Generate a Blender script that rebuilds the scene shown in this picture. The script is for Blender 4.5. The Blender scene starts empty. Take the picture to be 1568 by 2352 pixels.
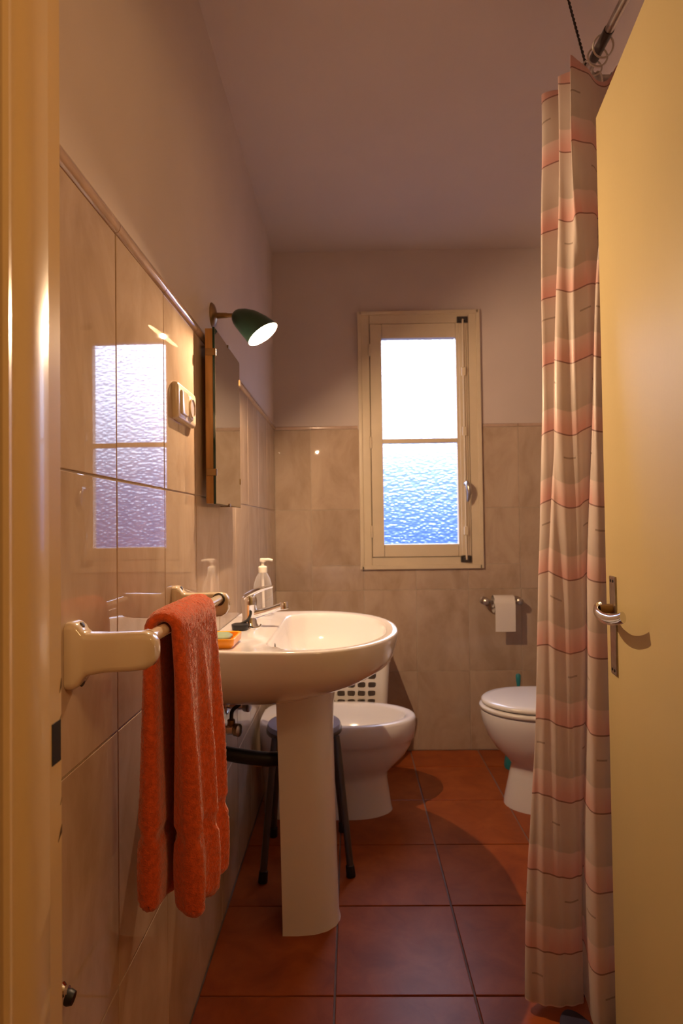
import bpy, bmesh, math, random
from mathutils import Vector, Matrix
from math import pi, sin, cos, radians, atan2, sqrt

scene = bpy.context.scene
col = scene.collection
random.seed(7)

# ---------------------------------------------------------------- camera
F_PX = 1430.0
cam_d = bpy.data.cameras.new('camera')
cam_d.sensor_fit = 'VERTICAL'
cam_d.sensor_height = 36.0
cam_d.sensor_width = 24.0
cam_d.lens = F_PX / 2352.0 * 36.0
cam_d.clip_start = 0.02
cam_d.dof.use_dof = True
cam_d.dof.focus_distance = 1.05
cam_d.dof.aperture_fstop = 6.3
cam = bpy.data.objects.new('camera', cam_d)
col.objects.link(cam)
cam.matrix_world = (Matrix.Translation((0, 0, 1.134)) @ Matrix.Rotation(math.atan(22 / F_PX), 4, 'Z')
                    @ Matrix.Rotation(pi / 2 + math.atan(31 / F_PX), 4, 'X') @ Matrix.Rotation(-radians(0.75), 4, 'Z'))
scene.camera = cam

# ---------------------------------------------------------------- view
vs = scene.view_settings
vs.view_transform = 'Standard'
vs.look = 'None'
vs.gamma = 1.0
vs.use_curve_mapping = False
vs.exposure = 0.0

# ---------------------------------------------------------------- world: hazy blue daylight, brighter with height
LAMP_COL = (1.0, 0.67, 0.385)
LAMP_STRENGTH = 33000.0
SKY = 1.0
world = bpy.data.worlds.new('sky')
scene.world = world
world.use_nodes = True
nt = world.node_tree
nt.nodes.clear()
wo = nt.nodes.new('ShaderNodeOutputWorld')
wb = nt.nodes.new('ShaderNodeBackground')
tc = nt.nodes.new('ShaderNodeTexCoord')
sx = nt.nodes.new('ShaderNodeSeparateXYZ')
mr = nt.nodes.new('ShaderNodeMapRange')
mr.inputs['From Min'].default_value = -0.2
mr.inputs['From Max'].default_value = 0.4
cr = nt.nodes.new('ShaderNodeValToRGB')
stops = [(0.0, (0.10, 0.20, 0.70)), (0.30, (0.20, 0.40, 1.25)), (0.40, (0.46, 0.76, 1.8)), (0.47, (0.90, 1.25, 2.4)), (0.55, (2.6, 3.1, 4.5)),
         (0.65, (5.6, 6.3, 8.6)), (1.0, (6.4, 7.3, 10.0))]
while len(cr.color_ramp.elements) < len(stops):
    cr.color_ramp.elements.new(0.5)
for e, (p, c) in zip(cr.color_ramp.elements, stops):
    e.position = p
    e.color = (*c, 1)
nt.links.new(tc.outputs['Generated'], sx.inputs[0])
nt.links.new(sx.outputs['Z'], mr.inputs['Value'])
nt.links.new(mr.outputs[0], cr.inputs[0])
nt.links.new(cr.outputs[0], wb.inputs['Color'])
wb.inputs['Strength'].default_value = SKY
nt.links.new(wb.outputs[0], wo.inputs[0])

# daylight portal at the window opening (sampling aid for the sky light), and an added, unseen hall fill light that brightens the door jamb
pl = bpy.data.lights.new('window_portal', 'AREA')
pl.shape = 'RECTANGLE'
pl.size = 0.42
pl.size_y = 1.10
pl.cycles.is_portal = True
po = bpy.data.objects.new('window_portal', pl)
po.matrix_world = Matrix.Translation((0.351, 3.24, 1.555)) @ Matrix.Rotation(-pi / 2, 4, 'X')
col.objects.link(po)
hl = bpy.data.lights.new('jamb_fill_light', 'POINT')
hl.energy = 15.0
hl.color = (1.0, 0.62, 0.26)
hl.shadow_soft_size = 0.10
ho = bpy.data.objects.new('jamb_fill_light', hl)
ho.location = (0.72, 0.05, 1.95)
col.objects.link(ho)

# ================================================================ helpers
WLOC = {}


def tag(o, label=None, cat=None, group=None, kind=None):
    if label: o['label'] = label
    if cat: o['category'] = cat
    if group: o['group'] = group
    if kind: o['kind'] = kind
    return o


def link(o, parent, w):
    col.objects.link(o)
    w = Vector(w)
    WLOC[o.name] = w
    if parent is not None:
        o.parent = parent
        o.location = w - WLOC[parent.name]
    else:
        o.location = w
    return o


def thing(name, loc, label, cat, group=None):
    o = bpy.data.objects.new(name, None)
    o.empty_display_size = 0.05
    link(o, None, loc)
    return tag(o, label, cat, group)


class G:
    """collects shapes in world coordinates; build() links them as one mesh object"""

    def __init__(s):
        s.bm = bmesh.new()
        s.uv = None
        s.mi = 0
        s.wn = False

    def add(s, verts, faces, M=None):
        vs_ = [s.bm.verts.new((M @ Vector(v)) if M else v) for v in verts]
        out = []
        for f in faces:
            try:
                fc = s.bm.faces.new([vs_[i] for i in f])
                fc.material_index = s.mi
                out.append(fc)
            except ValueError:
                pass
        return s

    def box(s, x0, x1, y0, y1, z0, z1, bev=0.0, seg=2, M=None):
        b = bmesh.new()
        bmesh.ops.create_cube(b, size=1.0)
        for v in b.verts:
            v.co = Vector(((x0 + x1) / 2 + v.co.x * (x1 - x0), (y0 + y1) / 2 + v.co.y * (y1 - y0), (z0 + z1) / 2 + v.co.z * (z1 - z0)))
        if bev > 0:
            s.wn = True
            bmesh.ops.bevel(b, geom=b.edges[:], offset=bev, segments=seg, profile=0.5, affect='EDGES')
        b.verts.index_update()
        s.add([v.co.copy() for v in b.verts], [[v.index for v in f.verts] for f in b.faces], M)
        b.free()
        return s

    def loft(s, rings, cap0=True, cap1=True, closed=True, M=None):
        n = len(rings[0])
        verts = [p for r in rings for p in r]
        faces = []
        for i in range(len(rings) - 1):
            for j in range(n if closed else n - 1):
                k = (j + 1) % n
                faces.append([i * n + j, i * n + k, (i + 1) * n + k, (i + 1) * n + j])
        if cap0: faces.append(list(range(n - 1, -1, -1)))
        if cap1: faces.append([(len(rings) - 1) * n + j for j in range(n)])
        return s.add(verts, faces, M)

    def tube(s, pts, r, seg=12, cap=True):
        pts = [Vector(p) for p in pts]
        rr = r if isinstance(r, (list, tuple)) else [r] * len(pts)
        d0 = (pts[1] - pts[0]).normalized()
        up = Vector((0, 0, 1)) if abs(d0.z) < 0.9 else Vector((0, 1, 0))
        u = d0.cross(up).normalized()
        rings = []
        for i, p in enumerate(pts):
            d = (pts[min(i + 1, len(pts) - 1)] - pts[max(i - 1, 0)]).normalized()
            u = (u - d * u.dot(d)).normalized()
            w = d.cross(u)
            rings.append([p + (u * cos(a) + w * sin(a)) * rr[i] for a in [2 * pi * k / seg for k in range(seg)]])
        return s.loft(rings, cap, cap)

    def lathe(s, prof, c=(0, 0, 0), axis=(0, 0, 1), seg=24, cap0=True, cap1=True):
        """prof: list of (radius, height along axis)"""
        a = Vector(axis).normalized()
        q = Vector((0, 0, 1)).rotation_difference(a)
        c = Vector(c)
        rings = [[c + q @ Vector((r * cos(t), r * sin(t), h)) for t in [2 * pi * k / seg for k in range(seg)]] for r, h in prof]
        return s.loft(rings, cap0, cap1)

    def prism(s, poly, z0, z1):
        r0 = [Vector((x, y, z0)) for x, y in poly]
        r1 = [Vector((x, y, z1)) for x, y in poly]
        return s.loft([r0, r1])

    def build(s, name, mat, parent=None, smooth=True, ang=38, origin=None):
        bmesh.ops.remove_doubles(s.bm, verts=s.bm.verts, dist=1e-6)
        bmesh.ops.recalc_face_normals(s.bm, faces=s.bm.faces)
        me = bpy.data.meshes.new(name)
        co = [v.co for v in s.bm.verts]
        if origin is None:
            mn = [min(c[i] for c in co) for i in range(3)]
            mx = [max(c[i] for c in co) for i in range(3)]
            origin = ((mn[0] + mx[0]) / 2, (mn[1] + mx[1]) / 2, mn[2])
        o_ = Vector(origin)
        for v in s.bm.verts: v.co -= o_
        s.bm.to_mesh(me)
        s.bm.free()
        if smooth:
            me.shade_smooth()
            me.set_sharp_from_angle(angle=radians(ang))
        for m in (mat if isinstance(mat, (list, tuple)) else [mat]):
            me.materials.append(m)
        ob = bpy.data.objects.new(name, me)
        if smooth and s.wn:
            md = ob.modifiers.new('weighted_normal', 'WEIGHTED_NORMAL')
            md.keep_sharp = True
        return link(ob, parent, origin)


def arc(c, r, a0, a1, n, plane='xz'):
    out = []
    for i in range(n + 1):
        a = a0 + (a1 - a0) * i / n
        p, q = r * cos(a), r * sin(a)
        out.append(Vector((c[0] + p, c[1], c[2] + q)) if plane == 'xz' else Vector((c[0] + p, c[1] + q, c[2])))
    return out


def bez(pts, n=16):
    """Catmull-Rom through points"""
    P = [Vector(p) for p in pts]
    P = [P[0] * 2 - P[1]] + P + [P[-1] * 2 - P[-2]]
    out = []
    for i in range(1, len(P) - 2):
        for k in range(n):
            t = k / n
            a, b, c, d = P[i - 1], P[i], P[i + 1], P[i + 2]
            out.append(0.5 * ((2 * b) + (c - a) * t + (2 * a - 5 * b + 4 * c - d) * t * t + (3 * b - a - 3 * c + d) * t ** 3))
    out.append(P[-2])
    return out


# ================================================================ materials
def mat(name, color, rough=0.5, metal=0.0, spec=0.5, coat=0.0, var=0.0, scale=8.0, bump=0.0, bscale=60.0, color2=None, trans=0.0, ior=1.45, sheen=0.0,
        stretch=(1, 1, 1), detail=3.0, coords='Object'):
    m = bpy.data.materials.new(name)
    m.use_nodes = True
    t = m.node_tree
    p = t.nodes['Principled BSDF']
    p.inputs['Base Color'].default_value = (*color, 1)
    p.inputs['Roughness'].default_value = rough
    p.inputs['Metallic'].default_value = metal
    p.inputs['Specular IOR Level'].default_value = spec
    p.inputs['IOR'].default_value = ior
    p.inputs['Coat Weight'].default_value = coat
    p.inputs['Coat Roughness'].default_value = 0.03
    p.inputs['Transmission Weight'].default_value = trans
    if sheen:
        p.inputs['Sheen Weight'].default_value = sheen
        p.inputs['Sheen Roughness'].default_value = 0.4
    tcn = t.nodes.new('ShaderNodeTexCoord')
    mp = t.nodes.new('ShaderNodeMapping')
    mp.inputs['Scale'].default_value = stretch
    t.links.new(tcn.outputs[coords], mp.inputs[0])
    vec = mp.outputs[0]
    if var > 0 or color2:
        n = t.nodes.new('ShaderNodeTexNoise')
        n.inputs['Scale'].default_value = scale
        n.inputs['Detail'].default_value = detail
        t.links.new(vec, n.inputs['Vector'])
        c2 = color2 if color2 else tuple(c * (1 - var) for c in color)
        mx = t.nodes.new('ShaderNodeMix')
        mx.data_type = 'RGBA'
        mx.inputs[6].default_value = (*color, 1)
        mx.inputs[7].default_value = (*c2, 1)
        r = t.nodes.new('ShaderNodeMapRange')
        r.inputs['From Min'].default_value = 0.35
        r.inputs['From Max'].default_value = 0.65
        t.links.new(n.outputs[0], r.inputs[0])
        t.links.new(r.outputs[0], mx.inputs[0])
        t.links.new(mx.outputs[2], p.inputs['Base Color'])
    if bump > 0:
        n2 = t.nodes.new('ShaderNodeTexNoise')
        n2.inputs['Scale'].default_value = bscale
        n2.inputs['Detail'].default_value = 4
        t.links.new(vec, n2.inputs['Vector'])
        b = t.nodes.new('ShaderNodeBump')
        b.inputs['Strength'].default_value = bump
        b.inputs['Distance'].default_value = 0.002
        t.links.new(n2.outputs[0], b.inputs['Height'])
        t.links.new(b.outputs[0], p.inputs['Normal'])
    return m


def tile_mat(name, c1, c2, c3, rough, stretch, scale=7.0, coat=0.0, spec=0.5, tone=0.12, warp=0.0):
    """glazed tile: cloudy colour with veins, each tile a little different"""
    m = bpy.data.materials.new(name)
    m.use_nodes = True
    t = m.node_tree
    N, L = t.nodes, t.links
    p = N['Principled BSDF']
    p.inputs['Roughness'].default_value = rough
    p.inputs['Specular IOR Level'].default_value = spec
    p.inputs['Coat Weight'].default_value = coat
    p.inputs['Coat Roughness'].default_value = 0.012
    tcn = N.new('ShaderNodeTexCoord')
    oi = N.new('ShaderNodeObjectInfo')
    mul = N.new('ShaderNodeMath'); mul.operation = 'MULTIPLY'; mul.inputs[1].default_value = 57.0
    L.new(oi.outputs['Random'], mul.inputs[0])
    ad = N.new('ShaderNodeVectorMath'); ad.operation = 'ADD'
    L.new(tcn.outputs['Object'], ad.inputs[0]); L.new(mul.outputs[0], ad.inputs[1])
    mp = N.new('ShaderNodeMapping'); mp.inputs['Scale'].default_value = stretch
    L.new(ad.outputs[0], mp.inputs[0])
    n1 = N.new('ShaderNodeTexNoise'); n1.inputs['Scale'].default_value = scale; n1.inputs['Detail'].default_value = 6; n1.inputs['Roughness'].default_value = 0.62; n1.inputs['Distortion'].default_value = 0.6
    L.new(mp.outputs[0], n1.inputs['Vector'])
    ramp = N.new('ShaderNodeValToRGB')
    es = ramp.color_ramp.elements
    es[0].position = 0.30; es[0].color = (*c2, 1)
    es[1].position = 0.72; es[1].color = (*c3, 1)
    e = es.new(0.5); e.color = (*c1, 1)
    L.new(n1.outputs[0], ramp.inputs[0])
    hv = N.new('ShaderNodeHueSaturation')
    mr_ = N.new('ShaderNodeMapRange'); mr_.inputs['To Min'].default_value = 1 - tone; mr_.inputs['To Max'].default_value = 1 + tone
    L.new(oi.outputs['Random'], mr_.inputs[0]); L.new(mr_.outputs[0], hv.inputs['Value'])
    L.new(ramp.outputs[0], hv.inputs['Color']); L.new(hv.outputs[0], p.inputs['Base Color'])
    if warp > 0:
        n2 = N.new('ShaderNodeTexNoise'); n2.inputs['Scale'].default_value = 24; n2.inputs['Detail'].default_value = 2
        L.new(ad.outputs[0], n2.inputs['Vector'])
        b = N.new('ShaderNodeBump'); b.inputs['Strength'].default_value = warp; b.inputs['Distance'].default_value = 0.001
        L.new(n2.outputs[0], b.inputs['Height']); L.new(b.outputs[0], p.inputs['Normal'])
        L.new(b.outputs[0], p.inputs['Coat Normal'])
    return m


M_plaster = mat('plaster', (0.66, 0.56, 0.53), 0.75, var=0.08, scale=2.0, bump=0.10, bscale=90)
M_ceiling = mat('ceiling_paint', (0.68, 0.58, 0.56), 0.8, var=0.05, scale=1.5, bump=0.08, bscale=80)
M_tile = tile_mat('wall_tile_glaze', (0.50, 0.375, 0.285), (0.41, 0.295, 0.215), (0.57, 0.445, 0.35), 0.45, (1.0, 1.0, 0.55), coat=1.0, spec=0.0, tone=0.05, warp=0.0)
M_trimtile = mat('trim_tile_glaze', (0.56, 0.40, 0.32), 0.12, var=0.15, scale=20, coat=0.8)
M_grout = mat('grout', (0.55, 0.45, 0.36), 0.8, var=0.15, scale=40)
M_floor = tile_mat('terracotta_tile', (0.30, 0.066, 0.014), (0.23, 0.046, 0.010), (0.37, 0.090, 0.020), 0.34, (1, 1, 1), scale=9, spec=0.16, tone=0.10, warp=0.12)
M_fgrout = mat('floor_grout', (0.26, 0.19, 0.18), 0.85, var=0.2, scale=30)
M_cream = mat('cream_gloss_paint', (0.72, 0.53, 0.27), 0.30, var=0.07, scale=6, bump=0.04, bscale=35, coat=0.2, stretch=(1, 1, 0.25))
M_door = mat('door_paint', (0.51, 0.405, 0.195), 0.42, var=0.06, scale=3.5, bump=0.06, bscale=120, stretch=(1, 1, 0.4))
M_winpaint = mat('window_paint', (0.72, 0.60, 0.44), 0.35, var=0.06, scale=10)
M_chrome = mat('chrome', (0.80, 0.80, 0.82), 0.10, metal=1.0)
M_steel = mat('worn_steel', (0.55, 0.50, 0.46), 0.30, metal=1.0, var=0.2, scale=60)
M_dark = mat('dark_metal', (0.10, 0.085, 0.08), 0.35, metal=0.6)
M_black = mat('black_rubber', (0.012, 0.012, 0.015), 0.45)
M_ceramic = mat('white_ceramic', (0.81, 0.79, 0.82), 0.12, coat=0.6)
M_ceramic_in = M_ceramic
M_lid = mat('white_plastic_lid', (0.80, 0.77, 0.75), 0.22, coat=0.3)
M_plastic = mat('white_plastic', (0.82, 0.77, 0.70), 0.35)
M_rail = mat('cream_plastic', (0.72, 0.60, 0.46), 0.16, coat=0.7)
M_switch = mat('switch_plastic', (0.70, 0.56, 0.40), 0.28, coat=0.3)
M_switch_in = mat('switch_well', (0.40, 0.28, 0.17), 0.4)
M_rocker = mat('switch_rocker', (0.74, 0.63, 0.50), 0.16, coat=0.6)
M_towel = mat('orange_terry', (0.78, 0.125, 0.032), 0.95, spec=0.1, var=0.25, scale=130, bump=1.0, bscale=420, sheen=0.6, detail=2)
M_wood = mat('raw_wood', (0.50, 0.26, 0.09), 0.6, var=0.3, scale=12, stretch=(6, 6, 0.6))
M_glassedge = mat('glass_edge', (0.01, 0.035, 0.03), 0.1)
M_mirror = mat('mirror_silver', (0.80, 0.84, 0.82), 0.015, metal=1.0)
M_green = mat('green_enamel', (0.025, 0.060, 0.045), 0.35)
M_brass = mat('aged_brass', (0.30, 0.19, 0.09), 0.35, metal=0.9)
M_orange = mat('orange_plastic', (0.95, 0.36, 0.015), 0.3)
M_soap = mat('green_soap', (0.26, 0.33, 0.20), 0.55)
M_teal = mat('teal_plastic', (0.02, 0.22, 0.26), 0.4)
M_paper = mat('tissue_paper', (0.78, 0.72, 0.68), 0.9, bump=0.2, bscale=150)
M_greyseat = mat('blue_grey_vinyl', (0.26, 0.28, 0.42), 0.22, coat=0.3)
M_slipper = mat('navy_rubber', (0.03, 0.025, 0.06), 0.7)
M_tray = mat('white_enamel_tray', (0.8, 0.77, 0.74), 0.2)
M_hall = mat('hall_wall_paint', (0.42, 0.26, 0.11), 0.7, var=0.1, scale=3)
M_hallfloor = mat('hall_floor', (0.25, 0.09, 0.04), 0.4, var=0.2, scale=4)
M_tiledado = mat('plain_tile', (0.50, 0.385, 0.30), 0.2, var=0.15, scale=5, coat=0.6)
M_wire = mat('twisted_wire', (0.06, 0.05, 0.045), 0.5, metal=0.7)

# clear bottle plastic: mostly clear, thin
M_clear = bpy.data.materials.new('clear_plastic')
M_clear.use_nodes = True
t = M_clear.node_tree
pb = t.nodes['Principled BSDF']
pb.inputs['Base Color'].default_value = (0.93, 0.93, 0.95, 1)
pb.inputs['Roughness'].default_value = 0.06
tr = t.nodes.new('ShaderNodeBsdfTransparent')
tr.inputs[0].default_value = (0.97, 0.96, 0.97, 1)
lw = t.nodes.new('ShaderNodeLayerWeight'); lw.inputs['Blend'].default_value = 0.35
mr2 = t.nodes.new('ShaderNodeMapRange'); mr2.inputs['To Min'].default_value = 0.10; mr2.inputs['To Max'].default_value = 0.55
mx = t.nodes.new('ShaderNodeMixShader')
t.links.new(lw.outputs['Facing'], mr2.inputs[0]); t.links.new(mr2.outputs[0], mx.inputs[0])
t.links.new(tr.outputs[0], mx.inputs[1]); t.links.new(pb.outputs[0], mx.inputs[2])
t.links.new(mx.outputs[0], t.nodes['Material Output'].inputs[0])

# hammered window glass
M_pane = bpy.data.materials.new('hammered_glass')
M_pane.use_nodes = True
t = M_pane.node_tree
t.nodes.clear()
out = t.nodes.new('ShaderNodeOutputMaterial')
tcn = t.nodes.new('ShaderNodeTexCoord')
mp = t.nodes.new('ShaderNodeMapping'); mp.inputs['Scale'].default_value = (50, 50, 88)
nz = t.nodes.new('ShaderNodeTexNoise'); nz.inputs['Scale'].default_value = 30; nz.inputs['Detail'].default_value = 1
vo = t.nodes.new('ShaderNodeTexVoronoi'); vo.feature = 'SMOOTH_F1'; vo.inputs['Scale'].default_value = 1.0; vo.inputs['Smoothness'].default_value = 0.7; vo.inputs['Randomness'].default_value = 0.9
t.links.new(tcn.outputs['Object'], mp.inputs[0]); t.links.new(mp.outputs[0], vo.inputs['Vector'])
bp = t.nodes.new('ShaderNodeBump'); bp.inputs['Strength'].default_value = 1.0; bp.inputs['Distance'].default_value = 0.0072
t.links.new(vo.outputs['Distance'], bp.inputs['Height'])
rf = t.nodes.new('ShaderNodeBsdfRefraction'); rf.inputs['IOR'].default_value = 1.35; rf.inputs['Roughness'].default_value = 0.03
t.links.new(bp.outputs[0], rf.inputs['Normal'])
trn = t.nodes.new('ShaderNodeBsdfTransparent')
gl = t.nodes.new('ShaderNodeBsdfGlossy'); gl.inputs['Roughness'].default_value = 0.05; t.links.new(bp.outputs[0], gl.inputs['Normal'])
m1 = t.nodes.new('ShaderNodeMixShader'); m1.inputs[0].default_value = 0.62
t.links.new(trn.outputs[0], m1.inputs[1]); t.links.new(rf.outputs[0], m1.inputs[2])
m2 = t.nodes.new('ShaderNodeMixShader'); m2.inputs[0].default_value = 0.04
t.links.new(m1.outputs[0], m2.inputs[1]); t.links.new(gl.outputs[0], m2.inputs[2])
t.links.new(m2.outputs[0], out.inputs[0])
M_paneclear = bpy.data.materials.new('glass_back')
M_paneclear.use_nodes = True
t = M_paneclear.node_tree
t.nodes.clear()
out = t.nodes.new('ShaderNodeOutputMaterial'); trn = t.nodes.new('ShaderNodeBsdfTransparent')
t.links.new(trn.outputs[0], out.inputs[0])

# lamp bulb
M_bulb = bpy.data.materials.new('lit_bulb')
M_bulb.use_nodes = True
t = M_bulb.node_tree
t.nodes.clear()
out = t.nodes.new('ShaderNodeOutputMaterial'); em = t.nodes.new('ShaderNodeEmission')
em.inputs[0].default_value = (*LAMP_COL, 1); em.inputs[1].default_value = LAMP_STRENGTH
t.links.new(em.outputs[0], out.inputs[0])
M_shadein = mat('shade_inside', (0.40, 0.37, 0.32), 0.5)

# printed shower curtain cloth: 17 cm repeat of pale squares, a pink band and a thin dark line
M_cloth = bpy.data.materials.new('printed_curtain_cloth')
M_cloth.use_nodes = True
t = M_cloth.node_tree
t.nodes.clear()
N, L = t.nodes, t.links


def node(k, **kw):
    n = N.new('ShaderNode' + k)
    for a, b in kw.items(): setattr(n, a, b)
    return n


def math_(op, a, b=None, c=None):
    n = node('Math', operation=op)
    for i, v in enumerate((a, b, c)):
        if v is None: continue
        if isinstance(v, (int, float)): n.inputs[i].default_value = v
        else: L.new(v, n.inputs[i])
    return n.outputs[0]


uv = node('UVMap', uv_map='UVMap')
sp = node('SeparateXYZ'); L.new(uv.outputs[0], sp.inputs[0])
U_, V_ = sp.outputs[0], sp.outputs[1]
PER = 0.1722
fr = math_('FRACT', math_('DIVIDE', V_, PER))          # 0 at the dark line, grows upward
rampc = node('ValToRGB')
rampc.color_ramp.interpolation = 'LINEAR'
es = rampc.color_ramp.elements
es[0].position = 0.0; es[0].color = (0.76, 0.44, 0.40, 1)
es[1].position = 1.0; es[1].color = (0.73, 0.625, 0.565, 1)
for p_, c_ in ((0.10, (0.78, 0.49, 0.44)), (0.33, (0.82, 0.66, 0.61)), (0.345, (0.62, 0.535, 0.47)), (0.60, (0.70, 0.61, 0.55))):
    e = es.new(p_); e.color = (*c_, 1)
L.new(fr, rampc.inputs[0])
# pale woven columns
colw = math_('FRACT', math_('DIVIDE', U_, 0.115))
colm = math_('MULTIPLY', math_('GREATER_THAN', colw, 0.62), 0.30)
mxa = node('Mix', data_type='RGBA'); L.new(colm, mxa.inputs[0]); L.new(rampc.outputs[0], mxa.inputs[6]); mxa.inputs[7].default_value = (0.77, 0.64, 0.575, 1)
# the dark thread line
line = math_('LESS_THAN', fr, 0.020)
mxb = node('Mix', data_type='RGBA'); L.new(math_('MULTIPLY', line, 0.68), mxb.inputs[0]); L.new(mxa.outputs[2], mxb.inputs[6]); mxb.inputs[7].default_value = (0.13, 0.06, 0.05, 1)
# short dashes
du = math_('FRACT', math_('DIVIDE', math_('ADD', U_, math_('MULTIPLY', math_('FLOOR', math_('DIVIDE', V_, PER)), 0.047)), 0.13))
dash = math_('MULTIPLY', math_('MULTIPLY', math_('GREATER_THAN', du, 0.45), math_('LESS_THAN', du, 0.66)),
             math_('MULTIPLY', math_('GREATER_THAN', fr, 0.68), math_('LESS_THAN', fr, 0.705)))
mxc = node('Mix', data_type='RGBA'); L.new(math_('MULTIPLY', dash, 0.6), mxc.inputs[0]); L.new(mxb.outputs[2], mxc.inputs[6]); mxc.inputs[7].default_value = (0.25, 0.17, 0.12, 1)
df = node('BsdfDiffuse'); tl = node('BsdfTranslucent'); L.new(mxc.outputs[2], df.inputs[0]); L.new(mxc.outputs[2], tl.inputs[0])
ms = node('MixShader'); ms.inputs[0].default_value = 0.40
L.new(df.outputs[0], ms.inputs[1]); L.new(tl.outputs[0], ms.inputs[2])
gls = node('BsdfGlossy'); gls.inputs['Roughness'].default_value = 0.35
ms2 = node('MixShader'); ms2.inputs[0].default_value = 0.04
L.new(ms.outputs[0], ms2.inputs[1]); L.new(gls.outputs[0], ms2.inputs[2])
oo = node('OutputMaterial'); L.new(ms2.outputs[0], oo.inputs[0])

# ================================================================ room
XL, XR, YB, YF, ZC = -0.385, 1.22, 3.16, 0.62, 2.54
ZT = 1.624                                # top of the tiling
WIN = (0.060, 0.652, 0.930, 2.200)        # opening in the back wall

floor = tag(G().box(-1.1, 1.45, -1.7, 3.40, -0.15, -0.004).build('floor', M_fgrout, smooth=False), kind='structure')
tag(G().box(-1.1, 1.45, -1.7, 3.40, ZC, ZC + 0.1).build('ceiling', M_ceiling, smooth=False), kind='structure')
wl = tag(G().box(XL - 0.12, XL - 0.004, 0.50, 3.40, -0.004, ZC).build('wall_left', M_plaster, smooth=False), kind='structure')
wr = tag(G().box(XR, XR + 0.12, 0.50, 3.40, -0.004, ZC).build('wall_right', M_plaster, smooth=False), kind='structure')
g = G()
yb = YB + 0.004
g.box(XL - 0.004, WIN[0], yb, yb + 0.22, -0.004, ZC).box(WIN[1], XR, yb, yb + 0.22, -0.004, ZC)
g.box(WIN[0], WIN[1], yb, yb + 0.22, -0.004, WIN[2]).box(WIN[0], WIN[1], yb, yb + 0.22, WIN[3], ZC)
wbk = tag(g.build('wall_back', M_plaster, smooth=False), kind='structure')
g = G()
g.box(-1.0, -0.38, 0.50, YF, -0.004, ZC).box(0.585, XR, 0.50, YF, -0.004, ZC).box(-0.38, 0.585, 0.50, YF, 2.085, ZC)
wf = tag(g.build('wall_front', M_plaster, smooth=False), kind='structure')
# hallway the camera stands in
tag(G().box(-1.1, -1.0, -1.7, 0.62, -0.004, ZC).build('wall_hall_left', M_hall, smooth=False), kind='structure')
tag(G().box(1.0, 1.1, -1.7, 0.499, -0.004, ZC).build('wall_hall_right', M_hall, smooth=False), kind='structure')
tag(G().box(-1.0, 1.0, -1.7, -1.6, -0.004, ZC).build('wall_hall_back', M_hall, smooth=False), kind='structure')
G().box(-1.0, 1.0, -1.6, 0.62, -0.004, 0.0).build('hall_floor_covering', M_hallfloor, floor, smooth=False)
G().box(XR - 0.006, XR, YF, YB, 0.0, ZT).build('tile_dado', M_tiledado, wr, smooth=False)
G().box(XL - 0.004, XL - 0.0022, YF, YB, 0.0, ZT).build('grout_bed', M_grout, wl, smooth=False)
g = G()
yg0, yg1 = YB + 0.0022, YB + 0.004
g.box(XL - 0.004, WIN[0], yg0, yg1, 0, ZT).box(WIN[1], XR, yg0, yg1, 0, ZT).box(WIN[0], WIN[1], yg0, yg1, 0, WIN[2])
g.build('grout_bed', M_grout, wbk, smooth=False)

_tm = {}


def tile(name, cx, cy, cz, sx_, sy_, sz_, m, parent, bev=0.0012, tilt=0.0015):
    key = (name, round(sx_, 4), round(sy_, 4), round(sz_, 4))
    if key not in _tm:
        g = G().box(-sx_ / 2, sx_ / 2, -sy_ / 2, sy_ / 2, -sz_ / 2, sz_ / 2, bev, 2)
        o = g.build(name, m, parent, smooth=False, origin=(0, 0, 0))
        _tm[key] = o.data
        o.location = Vector((cx, cy, cz)) - WLOC[parent.name]
    else:
        o = bpy.data.objects.new(name, _tm[key])
        link(o, parent, (cx, cy, cz))
    o.rotation_euler = [random.uniform(-tilt, tilt) for _ in range(3)]
    if sx_ < 0.02: o.rotation_euler[0] = 0
    if sy_ < 0.02: o.rotation_euler[1] = 0
    return o


GAP = 0.0028
zj = [0.0, 0.394, 0.804, 1.214, ZT]
yj = [YF] + [1.018 + 0.263 * k for k in range(-1, 8)] + [YB]
for r in range(4):
    for c in range(len(yj) - 1):
        if yj[c + 1] - yj[c] < 0.02: continue
        tile('wall_tile', XL - 0.004, (yj[c] + yj[c + 1]) / 2, (zj[r] + zj[r + 1]) / 2, 0.008, yj[c + 1] - yj[c] - GAP, zj[r + 1] - zj[r] - GAP, M_tile, wl)
xj = [XL] + [0.85 - 0.263 * k for k in range(4, -2, -1)] + [XR - 0.006]
for r in range(4):
    for c in range(len(xj) - 1):
        x0, x1, z0, z1 = xj[c], xj[c + 1], zj[r], zj[r + 1]
        parts = [(x0, x1, z0, z1)]
        if x1 > WIN[0] and x0 < WIN[1] and z1 > WIN[2]:          # cut round the window opening
            parts = []
            if z0 < WIN[2]: parts.append((x0, x1, z0, WIN[2]))
            zz = max(z0, WIN[2])
            if x0 < WIN[0]: parts.append((x0, WIN[0], zz, z1))
            if x1 > WIN[1]: parts.append((WIN[1], x1, zz, z1))
        for a, b, c0, c1 in parts:
            if b - a < 0.015 or c1 - c0 < 0.015: continue
            tile('wall_tile', (a + b) / 2, YB + 0.004, (c0 + c1) / 2, b - a - GAP, 0.008, c1 - c0 - GAP, M_tile, wbk)
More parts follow.
